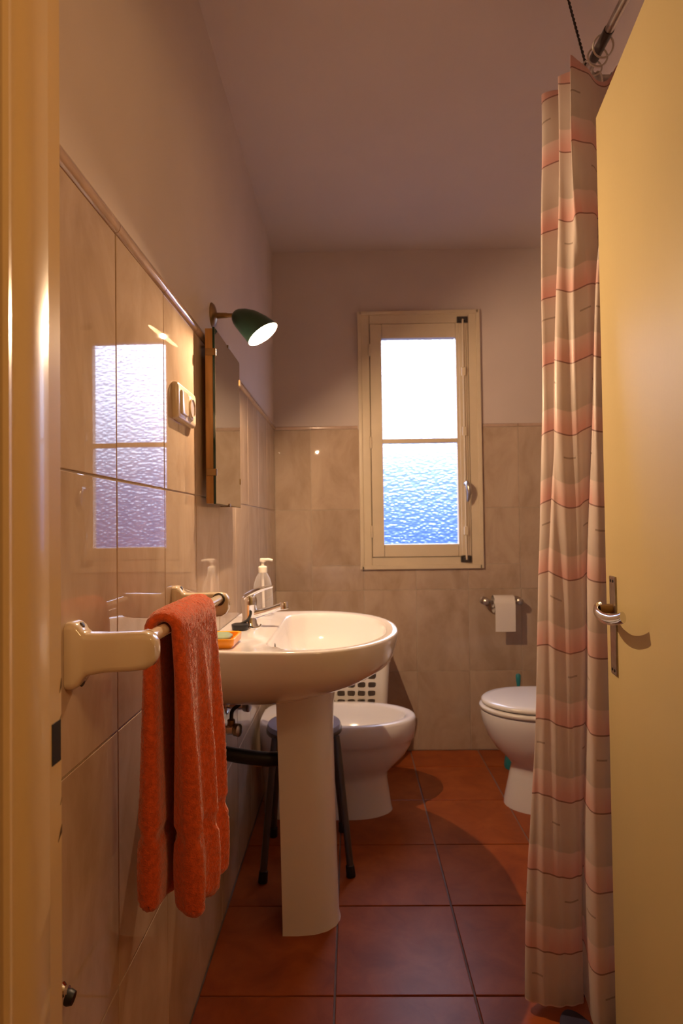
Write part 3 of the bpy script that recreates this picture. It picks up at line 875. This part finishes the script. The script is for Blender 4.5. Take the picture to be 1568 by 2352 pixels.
lamp = thing('wall_lamp', (XL, 1.760, 1.70), 'dark green metal wall lamp, lit, above the mirror', 'lamp')
lz, ly = 1.738, 1.760
G().lathe([(0.036, 0), (0.036, 0.002), (0.030, 0.008), (0.016, 0.012), (0.009, 0.014)], (XL - 0.004, ly, lz), (1, 0, 0), 28).build('wall_plate', M_brass, lamp)
G().lathe([(0.0075, 0.010), (0.0085, 0.014), (0.0075, 0.040), (0.0060, 0.048), (0.0060, 0.062)], (XL - 0.004, ly, lz), (1, 0, 0), 16).build('arm', M_brass, lamp)
ax1 = Vector((0.57, -0.05, -0.82)).normalized()
ax0 = Vector((0.93, 0.0, -0.36)).normalized()
rc = Vector((-0.243, 1.752, 1.679))
ap = Vector((-0.330, ly, lz + 0.001))
rings, ringsi = [], []
for tt, r in ((0.0, 0.008), (0.03, 0.015), (0.10, 0.0225), (0.25, 0.031), (0.45, 0.0385), (0.70, 0.0440), (0.90, 0.0475), (1.0, 0.0495)):
    c_ = ap * (1 - tt) ** 2 + (ap + ax0 * 0.058) * 2 * tt * (1 - tt) + rc * tt ** 2
    a_ = (ax0 * (1 - tt) + ax1 * tt).normalized()
    u = a_.cross(Vector((0, 1, 0))).normalized(); w = a_.cross(u)
    rings.append([c_ + (u * cos(k) + w * sin(k)) * r for k in [2 * pi * i / 36 for i in range(36)]])
    ringsi.append([c_ + (u * cos(k) + w * sin(k)) * max(r - 0.0012, 0.004) - a_ * 0.0 for k in [2 * pi * i / 36 for i in range(36)]])
sh = G().loft(rings + ringsi[::-1], False, False).build('shade', M_green, lamp, ang=60)
li = G()
li.loft([[p + (c0 - p) * 0.012 for p in r_] for r_, c0 in [(r_, sum(r_, Vector()) / len(r_)) for r_ in ringsi[1:]]], True, False)
li.build('shade_lining', M_shadein, sh, ang=60)
prof = [(0.0060 * sin(a), -0.0060 * cos(a)) for a in [pi * k / 12 for k in range(0, 13)]]
hb_ = G().lathe([(0.013, -0.050), (0.013, -0.030), (0.006, -0.024), (0.0035, -0.0065)], rc, ax1, 16).build('bulb_holder', M_shadein, lamp)
G().lathe([(max(r, 0.0003), h) for r, h in prof], rc, ax1, 20, False, False).build('bulb', M_bulb, lamp, ang=80)

sw = thing('light_switch', (XL, 1.422, 1.37), 'cream double wall plate with a rocker switch and a round socket', 'switch')


def plate(x0, x1, y0, y1, z0, z1, r, b_):
    ry = lambda x, k: [Vector((x, (y0 + y1) / 2 + p.x, (z0 + z1) / 2 + p.y)) for p in rrect(0, 0, (y1 - y0) / 2 - k, (z1 - z0) / 2 - k, r, 0)]
    return G().loft([ry(x0, 0), ry(x0 + (x1 - x0) * 0.55, 0), ry(x0 + (x1 - x0) * 0.85, b_ * 0.4), ry(x1, b_)])


plate(XL, XL + 0.0125, 1.340, 1.500, 1.372, 1.454, 0.009, 0.005).build('plate', M_switch, sw)
plate(XL + 0.0125, XL + 0.0165, 1.363, 1.417, 1.386, 1.440, 0.006, 0.002).build('rocker', M_rocker, sw)
s2 = plate(XL + 0.0125, XL + 0.0150, 1.424, 1.478, 1.386, 1.440, 0.020, 0.002).build('socket_cover', M_switch, sw)
G().lathe([(0.0225, 0), (0.0225, 0.0035), (0.0205, 0.0035), (0.0195, 0.0008)], (XL + 0.0150, 1.451, 1.413), (1, 0, 0), 28).build('socket_ring', M_switch, s2)
G().lathe([(0.0193, 0.0), (0.0193, 0.0012)], (XL + 0.0150, 1.451, 1.413), (1, 0, 0), 28).build('socket_well', M_switch_in, s2)

# small fitting low on the wall right behind the jamb
ft = thing('wall_fitting', (XL, 0.838, 0.52), 'small chrome and black wall fitting low behind the door jamb', 'fitting')
G().lathe([(0.010, 0), (0.010, 0.004), (0.006, 0.008), (0.006, 0.012)], (XL, 0.812, 0.538), (1, 0, 0), 14).build('base', M_chrome, ft)
G().lathe([(0.009, 0), (0.010, 0.004), (0.008, 0.010)], (XL + 0.009, 0.812, 0.530), (1, 0, -0.2), 14).build('cap', M_black, ft)

# ================================================================ stool behind the pedestal
stx, sty = -0.172, 2.165
st = thing('stool', (stx, sty, 0.0), 'small round stool with blue-grey seat and dark metal legs behind the pedestal', 'stool')
G().lathe([(0.122, 0.0), (0.127, 0.004), (0.128, 0.018), (0.124, 0.027), (0.110, 0.030), (0.05, 0.031)], (stx, sty, 0.430), (0, 0, 1), 40).build('seat', M_greyseat, st)
G().lathe([(0.129, 0.0), (0.1305, 0.002), (0.1305, 0.012), (0.129, 0.014)], (stx, sty, 0.428), (0, 0, 1), 40, True, True).build('seat_rim', M_dark, st)
for fx_, fy_ in ((-0.297, 2.003), (-0.016, 2.035), (-0.300, 2.300), (-0.046, 2.335)):
    tx, ty = stx + (fx_ - stx) * 0.72, sty + (fy_ - sty) * 0.55
    lg = G().tube([(tx, ty, 0.432), (tx + (fx_ - tx) * 0.10, ty + (fy_ - ty) * 0.10, 0.40), (fx_, fy_, 0.012)], 0.0112, 14).build('leg', M_dark, st)
    G().lathe([(0.0145, 0), (0.0155, 0.003), (0.0140, 0.034), (0.012, 0.036)], (fx_, fy_, 0.0005), ((tx - fx_) * 0.9, (ty - fy_) * 0.9, 0.42), 14).build('rubber_foot', M_black, lg)
G().tube([(stx + 0.098 * cos(a), sty + 0.098 * sin(a), 0.408) for a in [2 * pi * k / 40 for k in range(40)]] + [(stx + 0.098, sty, 0.408)], 0.007, 10).build('under_seat_ring', M_chrome, st)


# ================================================================ bidet and toilet
def egg(cy, xw, xt, xbk, hw, z, n=48, hb=None, pw=2.0):
    """plan ring: elliptical nose from xw (widest) to xt, straight-ish back to xbk"""
    hb = hw if hb is None else hb
    s = 1 if xt > xw else -1
    pts = []
    m = n // 2
    for k in range(m + 1):
        a = -pi / 2 + pi * k / m
        ca = abs(cos(a)) ** (2 / pw); sa = abs(sin(a)) ** (2 / pw) * (1 if sin(a) > 0 else -1)
        pts.append(Vector((xw + (xt - xw) * ca, cy + hw * sa, z)))
    q = n - m - 1
    back = []
    for k in range(1, q + 1):
        u = k / (q + 1)
        # go round the back as a rounded rectangle-ish half superellipse
        a = pi / 2 + pi * u
        ca = abs(cos(a)) ** 0.35; sa = abs(sin(a)) ** 0.5 * (1 if sin(a) > 0 else -1)
        back.append(Vector((xw + (xbk - xw) * ca, cy + (hw * (1 - ca) + hb * ca) * sa, z)))
    return pts + back


bid = thing('bidet', (-0.07, 2.52, 0.0), 'white ceramic bidet between the sink pedestal and the laundry hamper', 'bidet')
cy = 2.525
R_ = [egg(cy, -0.02, 0.150, -0.36, 0.105, 0.0), egg(cy, -0.02, 0.145, -0.36, 0.103, 0.02), egg(cy, -0.03, 0.130, -0.36, 0.095, 0.13), egg(cy, -0.03, 0.135, -0.365, 0.100, 0.155), egg(cy, -0.03, 0.165, -0.367, 0.125, 0.185), egg(cy, -0.03, 0.205, -0.37, 0.150, 0.225),
      egg(cy, -0.03, 0.228, -0.37, 0.167, 0.265), egg(cy, -0.03, 0.236, -0.37, 0.173, 0.290), egg(cy, -0.03, 0.243, -0.37, 0.178, 0.294), egg(cy, -0.03, 0.248, -0.37, 0.181, 0.34), egg(cy, -0.03, 0.248, -0.37, 0.181, 0.366),
      egg(cy, -0.03, 0.244, -0.368, 0.178, 0.374), egg(cy, -0.03, 0.236, -0.36, 0.171, 0.377)]
R_ += [egg(cy, -0.03, 0.212, -0.205, 0.148, 0.375), egg(cy, -0.03, 0.205, -0.198, 0.142, 0.368), egg(cy, -0.03, 0.19, -0.185, 0.130, 0.33), egg(cy, -0.03, 0.15, -0.155, 0.105, 0.28), egg(cy, -0.03, 0.08, -0.10, 0.06, 0.255), egg(cy, -0.03, -0.01, -0.05, 0.015, 0.250)]
G().loft(R_).build('bowl', M_ceramic, bid, ang=55)
g = G().lathe([(0.022, 0), (0.022, 0.004), (0.018, 0.05), (0.019, 0.06), (0.012, 0.066)], (-0.285, cy, 0.376), (0, 0, 1), 18)
g.tube([(-0.28, cy, 0.415), (-0.22, cy, 0.425), (-0.195, cy, 0.418)], 0.011, 12)
g.build('tap', M_chrome, bid)

toi = thing('toilet', (0.85, 2.56, 0.0), 'white ceramic toilet with closed lid, half hidden by the shower curtain', 'toilet')
cy = 2.56
R_ = [egg(cy, 0.76, 0.605, 1.10, 0.118, 0.0), egg(cy, 0.76, 0.607, 1.10, 0.116, 0.02), egg(cy, 0.77, 0.632, 1.10, 0.105, 0.13), egg(cy, 0.77, 0.640, 1.10, 0.104, 0.160), egg(cy, 0.77, 0.622, 1.10, 0.120, 0.185), egg(cy, 0.77, 0.580, 1.10, 0.148, 0.225),
      egg(cy, 0.76, 0.545, 1.10, 0.170, 0.275), egg(cy, 0.75, 0.525, 1.10, 0.184, 0.33), egg(cy, 0.75, 0.519, 1.10, 0.189, 0.365), egg(cy, 0.75, 0.520, 1.10, 0.188, 0.376), egg(cy, 0.75, 0.53, 1.09, 0.18, 0.380)]
G().loft(R_).build('bowl', M_ceramic, toi, ang=55)
G().loft([egg(cy, 0.75, 0.520, 0.985, 0.188, 0.3835), egg(cy, 0.75, 0.514, 0.985, 0.194, 0.388), egg(cy, 0.75, 0.514, 0.985, 0.194, 0.397), egg(cy, 0.75, 0.521, 0.985, 0.187, 0.4015)]).build('seat', M_lid, toi, ang=60)
lid = G().loft([egg(cy, 0.75, 0.532, 0.98, 0.180, 0.4055), egg(cy, 0.75, 0.523, 0.98, 0.188, 0.409), egg(cy, 0.75, 0.522, 0.98, 0.189, 0.417), egg(cy, 0.75, 0.530, 0.98, 0.181, 0.424), egg(cy, 0.75, 0.56, 0.96, 0.155, 0.428)]).build('lid', M_lid, toi, ang=60)
for dy in (-0.07, 0.07): G().lathe([(0.012, 0), (0.012, 0.04), (0.008, 0.044)], (1.0, cy + dy, 0.379), (0, 0, 1), 12).build('lid_hinge', M_lid, toi)
G().box(1.02, 1.205, cy - 0.19, cy + 0.19, 0.382, 0.76, 0.02, 4).build('tank', M_ceramic, toi)
tl_ = G().box(1.012, 1.210, cy - 0.198, cy + 0.198, 0.762, 0.795, 0.010, 3).build('tank_lid', M_ceramic, toi)
G().lathe([(0.020, 0), (0.020, 0.012), (0.016, 0.014)], (1.11, cy, 0.795), (0, 0, 1), 16).build('flush_button', M_chrome, tl_)

# toilet brush behind the toilet
tb = thing('toilet_brush', (0.735, 2.93, 0.0), 'teal plastic toilet brush in its holder behind the toilet', 'toilet brush')
G().lathe([(0.050, 0), (0.052, 0.01), (0.048, 0.04), (0.044, 0.066), (0.038, 0.066), (0.036, 0.03)], (0.748, 2.93, 0.0), (0, 0, 1), 22).build('holder', M_teal, tb)
G().lathe([(0.008, 0.03), (0.008, 0.38), (0.011, 0.40), (0.012, 0.425), (0.007, 0.432)], (0.768, 2.93, 0.0), (0, 0, 1), 14).build('handle', M_teal, tb)
G().lathe([(0.010, 0.032), (0.026, 0.040), (0.026, 0.095), (0.010, 0.105)], (0.758, 2.93, 0.0), (0, 0, 1), 16).build('bristles', M_plastic, tb)

# paper holder and roll on the back wall
ph = thing('paper_holder', (0.745, YB, 0.70), 'metal toilet paper holder on the tiled back wall', 'paper holder')
pz, py = 0.748, YB - 0.062
for x in (0.662, 0.826):
    a_ = G().lathe([(0.020, 0), (0.020, 0.006), (0.013, 0.012), (0.011, 0.045), (0.0165, 0.050), (0.0180, 0.062), (0.0165, 0.074), (0.008, 0.080)], (x, YB, pz), (0, -1, 0), 20).build('post', M_steel, ph)
G().tube([(0.662, py, pz), (0.826, py, pz)], 0.0065, 12).build('spindle', M_steel, ph)
g = G().lathe([(0.043, 0), (0.0435, 0.001), (0.0435, 0.099), (0.043, 0.100), (0.019, 0.100), (0.0185, 0.099), (0.0185, 0.001), (0.019, 0)], (0.695, py, pz - 0.0115), (1, 0, 0), 36, False, False)
n_ = 36
rl = thing('toilet_paper_roll', (0.745, py, pz - 0.055), 'white toilet paper roll with a hanging sheet on the back wall', 'toilet paper')
g.bm.verts.ensure_lookup_table()
g.build('roll', M_paper, rl, ang=50)
yy = py - 0.0438
sh_ = [(py - 0.0300, pz - 0.0115 + 0.0322), (py - 0.0390, pz - 0.0115 + 0.0205), (py - 0.0435, pz - 0.0115 + 0.004), (yy, pz - 0.04), (yy + 0.002, pz - 0.09), (yy + 0.004, pz - 0.142)]
G().loft([[Vector((x, y, z)) for y, z in sh_] + [Vector((x, y - 0.0008, z - 0.0002)) for y, z in sh_[::-1]] for x in (0.696, 0.73, 0.765, 0.794)]).build('sheet', M_paper, rl)

# ================================================================ laundry hamper
hm = thing('laundry_hamper', (0.0, 2.90, 0.0), 'white plastic laundry hamper with rows of square holes behind the bidet', 'laundry hamper')
hx0, hx1, hy0, hy1, hz1 = -0.275, 0.165, 2.765, 3.085, 0.575


def holed_panel(n_u, n_v, u0, u1, v0, v1, pitch_u, pitch_v, hole_u, hole_v, fn, th):
    """grid panel with rounded-corner holes; fn(u, v, d) -> world point"""
    g = G()
    us, vs_ = [u0], [v0]
    mu, mv = (u1 - u0 - n_u * pitch_u) / 2, (v1 - v0 - n_v * pitch_v) / 2
    for i in range(n_u):
        c = u0 + mu + (i + 0.5) * pitch_u
        us += [c - hole_u / 2, c + hole_u / 2]
    for i in range(n_v):
        c = v0 + mv + (i + 0.5) * pitch_v
        vs_ += [c - hole_v / 2, c + hole_v / 2]
    us.append(u1); vs_.append(v1)
    verts, faces = [], []
    def quad(a, b, c, d_):
        k = len(verts)
        verts.extend([a, b, c, d_]); faces.append([k, k + 1, k + 2, k + 3])
    for i in range(len(us) - 1):
        for j in range(len(vs_) - 1):
            hole = i % 2 == 1 and j % 2 == 1
            a, b, c, d_ = us[i], us[i + 1], vs_[j], vs_[j + 1]
            if not hole:
                for dd_ in (0, th):
                    quad(fn(a, c, dd_), fn(b, c, dd_), fn(b, d_, dd_), fn(a, d_, dd_))
            else:
                for p, q in (((a, c), (b, c)), ((b, c), (b, d_)), ((b, d_), (a, d_)), ((a, d_), (a, c))):
                    quad(fn(*p, 0), fn(*q, 0), fn(*q, th), fn(*p, th))
                r = min(hole_u, hole_v) * 0.28
                for (x_, y_, sx_, sy_) in ((a, c, 1, 1), (b, c, -1, 1), (b, d_, -1, -1), (a, d_, 1, -1)):
                    for dd_ in (0, th):
                        k = len(verts)
                        verts.extend([fn(x_, y_, dd_), fn(x_ + sx_ * r, y_, dd_), fn(x_ + sx_ * r * 0.3, y_ + sy_ * r * 0.3, dd_), fn(x_, y_ + sy_ * r, dd_)])
                        faces.append([k, k + 1, k + 2, k + 3])
    for a, b in (((u0, v0), (u1, v0)), ((u1, v0), (u1, v1)), ((u1, v1), (u0, v1)), ((u0, v1), (u0, v0))):
        quad(fn(*a, 0), fn(*b, 0), fn(*b, th), fn(*a, th))
    g.add(verts, faces)
    return g


RC = 0.030
holed_panel(7, 11, hx0 + RC, hx1 - RC, 0.03, hz1 - 0.05, 0.0475, 0.0375, 0.0355, 0.0245, lambda u, v, d_: Vector((u, hy0 + d_, v)), 0.003).build('front_panel', M_plastic, hm, smooth=False)
holed_panel(5, 11, hy0 + RC, hy1 - RC, 0.03, hz1 - 0.05, 0.0475, 0.0375, 0.0355, 0.0245, lambda u, v, d_: Vector((hx1 - d_, u, v)), 0.003).build('side_panel', M_plastic, hm, smooth=False)
holed_panel(5, 11, hy0 + RC, hy1 - RC, 0.03, hz1 - 0.05, 0.0475, 0.0375, 0.0355, 0.0245, lambda u, v, d_: Vector((hx0 + d_, u, v)), 0.003).build('side_panel', M_plastic, hm, smooth=False)
G().box(hx0 + RC, hx1 - RC, hy1 - 0.003, hy1, 0.03, hz1 - 0.05).build('back_panel', M_plastic, hm, smooth=False)
for cx_, cy_, a0 in ((hx1 - RC, hy0 + RC, -pi / 2), (hx1 - RC, hy1 - RC, 0), (hx0 + RC, hy1 - RC, pi / 2), (hx0 + RC, hy0 + RC, pi)):
    loop = [(cx_ + RC * cos(a), cy_ + RC * sin(a)) for a in [a0 + pi / 2 * k / 8 for k in range(9)]]
    loop += [(cx_ + (RC - 0.003) * cos(a), cy_ + (RC - 0.003) * sin(a)) for a in [a0 + pi / 2 * k / 8 for k in range(8, -1, -1)]]
    G().prism(loop, 0.03, hz1 - 0.05).build('corner_post', M_plastic, hm)
hcx, hcy, hhx, hhy = (hx0 + hx1) / 2, (hy0 + hy1) / 2, (hx1 - hx0) / 2, (hy1 - hy0) / 2
G().loft([rrect(hcx, hcy, hhx, hhy, RC, 0.0), rrect(hcx, hcy, hhx + 0.002, hhy + 0.002, RC, 0.03), rrect(hcx, hcy, hhx - 0.004, hhy - 0.004, RC - 0.003, 0.031)]).build('base', M_plastic, hm)
G().loft([rrect(hcx, hcy, hhx + 0.004, hhy + 0.004, RC, hz1 - 0.052), rrect(hcx, hcy, hhx + 0.006, hhy + 0.006, RC, hz1 - 0.02), rrect(hcx, hcy, hhx - 0.01, hhy - 0.01, RC, hz1), rrect(hcx, hcy, hhx * 0.6, hhy * 0.6, RC, hz1 + 0.006)]).build('lid', M_plastic, hm)

for ch in [o for o in bpy.data.objects if o.parent == hm]:          # the hamper narrows towards its base
    for v in ch.data.vertices:
        w = v.co + WLOC[ch.name]
        k = 0.84 + 0.16 * min(1.0, w.z / hz1)
        v.co = Vector((hcx + (w.x - hcx) * k, hcy + (w.y - hcy) * k, w.z)) - WLOC[ch.name]

# ================================================================ shower: tray, rod, curtain
ty_ = thing('shower_tray', (0.94, 1.10, 0.0), 'white enamelled shower tray behind the curtain', 'shower tray')
R_ = [rrect(0.945, 1.105, 0.265, 0.475, 0.03, 0.0005), rrect(0.945, 1.105, 0.265, 0.475, 0.03, 0.085), rrect(0.945, 1.105, 0.258, 0.468, 0.03, 0.092), rrect(0.945, 1.105, 0.225, 0.435, 0.03, 0.090), rrect(0.945, 1.105, 0.20, 0.41, 0.03, 0.035)]
G().loft(R_).build('tray', M_tray, ty_)
G().lathe([(0.03, 0), (0.03, 0.004), (0.02, 0.005)], (0.945, 1.105, 0.035), (0, 0, 1), 18).build('drain', M_chrome, ty_)

RDX, RDY, RDZ = 0.618, 1.605, 2.285
rod = thing('curtain_rod', (RDX, 1.10, RDZ), 'steel shower curtain rod bent round the corner of the shower', 'curtain rod')
pts = [(RDX, YF + 0.001, RDZ), (RDX, 1.0, RDZ), (RDX, RDY - 0.05, RDZ)] + [(RDX + 0.05 - 0.05 * cos(a), RDY - 0.05 + 0.05 * sin(a), RDZ) for a in [pi / 2 * k / 8 for k in range(1, 9)]] + [(0.9, RDY, RDZ), (XR - 0.001, RDY, RDZ)]
rb = G().tube(pts, 0.0105, 16).build('tube', M_steel, rod)
G().tube([(RDX, 1.44, RDZ), (RDX, 1.53, RDZ)], 0.0122, 16).build('sleeve', M_dark, rb)
G().lathe([(0.03, 0), (0.03, 0.006), (0.016, 0.02)], (RDX, YF, RDZ), (0, 1, 0), 20).build('wall_flange', M_steel, rod)
G().lathe([(0.03, 0), (0.03, 0.006), (0.016, 0.02)], (XR, RDY, RDZ), (-1, 0, 0), 20).build('wall_flange', M_steel, rod)
for k, (x, y, ax) in enumerate(((RDX, 1.475, 'y'), (RDX, 1.51, 'y'), (RDX, 1.545, 'y'), (0.655, RDY - 0.004, 'x'), (0.69, RDY, 'x'), (0.74, RDY, 'x'))):
    rr = 0.024
    tl2 = 0.25 * (k % 3 - 1)
    loop = []
    for i in range(25):
        a = 2 * pi * i / 24
        loop.append((x + rr * cos(a), y + tl2 * rr * sin(a), RDZ - 0.012 + rr * sin(a)) if ax == 'y' else (x + tl2 * rr * sin(a), y + rr * cos(a), RDZ - 0.012 + rr * sin(a)))
    G().tube(loop, 0.0022, 8, False).build('curtain_ring', M_plastic, rod)
w_ = []
p0, p1 = Vector((RDX + 0.008, RDY - 0.012, RDZ + 0.012)), Vector((0.572, 1.600, ZC))
wire = thing('support_wire', p0, 'dark twisted wire holding the curtain rod up to the ceiling', 'wire')
for ph_ in (0, pi):
    pts = []
    for i in range(121):
        tt = i / 120
        a = tt * 2 * pi * 11 + ph_
        pts.append(p0.lerp(p1, tt) + Vector((cos(a), sin(a), 0)) * 0.0018)
    G().tube(pts, 0.0019, 6).build('strand', M_wire, wire)
G().lathe([(0.012, 0), (0.012, 0.004), (0.004, 0.010)], p1, (0, 0, -1), 12).build('ceiling_hook', M_wire, wire)

LV = [  # height, plan of the bunched cloth at that height
    (2.235, [(0.640, 1.640), (0.560, 1.625), (0.503, 1.585), (0.556, 1.562), (0.527, 1.522), (0.552, 1.500), (0.533, 1.452), (0.590, 1.500), (0.646, 1.545), (0.658, 1.488), (0.684, 1.555), (0.740, 1.605)]),
    (1.950, [(0.630, 1.635), (0.552, 1.618), (0.495, 1.578), (0.553, 1.556), (0.516, 1.515), (0.546, 1.494), (0.533, 1.462), (0.584, 1.492), (0.620, 1.522), (0.610, 1.462), (0.660, 1.505), (0.730, 1.58)]),
    (1.700, [(0.620, 1.630), (0.545, 1.608), (0.489, 1.570), (0.546, 1.550), (0.507, 1.511), (0.532, 1.487), (0.548, 1.474), (0.585, 1.486), (0.602, 1.510), (0.582, 1.444), (0.640, 1.462), (0.720, 1.55)]),
    (1.350, [(0.610, 1.615), (0.530, 1.590), (0.473, 1.546), (0.505, 1.528), (0.490, 1.502), (0.515, 1.482), (0.540, 1.470), (0.567, 1.474), (0.580, 1.505), (0.560, 1.436), (0.610, 1.438), (0.71, 1.52)]),
    (1.000, [(0.600, 1.600), (0.520, 1.575), (0.456, 1.523), (0.467, 1.506), (0.480, 1.490), (0.505, 1.476), (0.528, 1.466), (0.549, 1.466), (0.558, 1.500), (0.545, 1.428), (0.590, 1.426), (0.70, 1.50)]),
    (0.500, [(0.580, 1.580), (0.495, 1.560), (0.425, 1.511), (0.437, 1.490), (0.457, 1.476), (0.482, 1.466), (0.506, 1.460), (0.529, 1.465), (0.541, 1.500), (0.526, 1.416), (0.572, 1.410), (0.69, 1.48)]),
    (0.028, [(0.550, 1.560), (0.465, 1.540), (0.392, 1.490), (0.405, 1.468), (0.430, 1.457), (0.460, 1.454), (0.490, 1.457), (0.517, 1.465), (0.531, 1.500), (0.520, 1.402), (0.563, 1.396), (0.68, 1.46)]),
]
NU = 7
paths = [(z, bez([(x, y, 0) for x, y in p], NU)) for z, p in LV]
zs = [z for z, _ in paths]
NZ = 150
grid = []
for j in range(NZ + 1):
    z = zs[0] + (zs[-1] - zs[0]) * j / NZ
    k = 0
    while k < len(zs) - 2 and z < zs[k + 1]: k += 1
    u = (zs[k] - z) / (zs[k] - zs[k + 1])
    row = []
    for i in range(len(paths[0][1])):
        a = paths[max(k - 1, 0)][1][i]; b_ = paths[k][1][i]; c_ = paths[k + 1][1][i]; d_ = paths[min(k + 2, len(paths) - 1)][1][i]
        p = 0.5 * ((2 * b_) + (c_ - a) * u + (2 * a - 5 * b_ + 4 * c_ - d_) * u * u + (3 * b_ - a - 3 * c_ + d_) * u ** 3)
        am = 0.0022
        row.append(Vector((p.x + am * sin(z * 9.0 + i * 0.55), p.y + am * sin(z * 6.3 + i * 0.8 + 1.7), z)))
    grid.append(row)
verts = [p for r in grid for p in r]
n = len(grid[0])
al = [0.0]
for i in range(1, n): al.append(al[-1] + (grid[60][i] - grid[60][i - 1]).length)
me = bpy.data.meshes.new('shower_curtain')
orig = Vector((0.54, 1.50, 0.028))
fcs = [[j * n + i, j * n + i + 1, (j + 1) * n + i + 1, (j + 1) * n + i] for j in range(NZ) for i in range(n - 1)]
me.from_pydata([v - orig for v in verts], [], fcs)
uvl = me.uv_layers.new(name='UVMap')
for lp in me.loops:
    v = lp.vertex_index
    i, j = v % n, v // n
    uvl.data[lp.index].uv = (al[i] * 1.0, grid[j][i].z + 0.0272 + 0.012 * sin(i * 0.21) * (1 if grid[j][i].z > 1.2 else grid[j][i].z / 1.2))
me.shade_smooth()
me.materials.append(M_cloth)
cur = bpy.data.objects.new('shower_curtain', me)
link(cur, None, orig)
tag(cur, 'bunched pink and beige checked shower curtain hanging behind the door edge', 'shower curtain')

# dark slippers on the floor by the curtain's hem
def slipper(x, y, rz, lab):
    t_ = thing('flip_flop', (x, y, 0.0), lab, 'flip-flop', 'flip-flops by the shower curtain')
    Mx = Matrix.Translation((x, y, 0)) @ Matrix.Rotation(rz, 4, 'Z')
    def sole(z, k):
        out_ = []
        for i in range(32):
            a = 2 * pi * i / 32
            l_ = 0.118 * cos(a)
            w_ = (0.040 + 0.008 * cos(a) - 0.006 * cos(2 * a)) * sin(a)
            out_.append(Vector((l_ * k, w_ * k, z)))
        return out_
    G().loft([sole(0.0006, 0.96), sole(0.006, 1.0), sole(0.016, 1.0), sole(0.019, 0.95)], M=Mx).build('sole', M_slipper, t_)
    for sg in (-1, 1):
        pts_ = bez([Mx @ Vector(p) for p in ((0.070, 0.0, 0.0165), (0.055, sg * 0.012, 0.0215), (0.020, sg * 0.034, 0.0215), (-0.015, sg * 0.040, 0.0165))], 5)
        G().tube(pts_, 0.0036, 8).build('strap', M_slipper, t_)


slipper(0.566, 1.610, 4.15, 'dark navy flip-flop behind the curtain hem, farther from the doorway')
slipper(0.488, 1.345, 1.62, 'dark navy flip-flop beside the door edge, nearer the doorway')
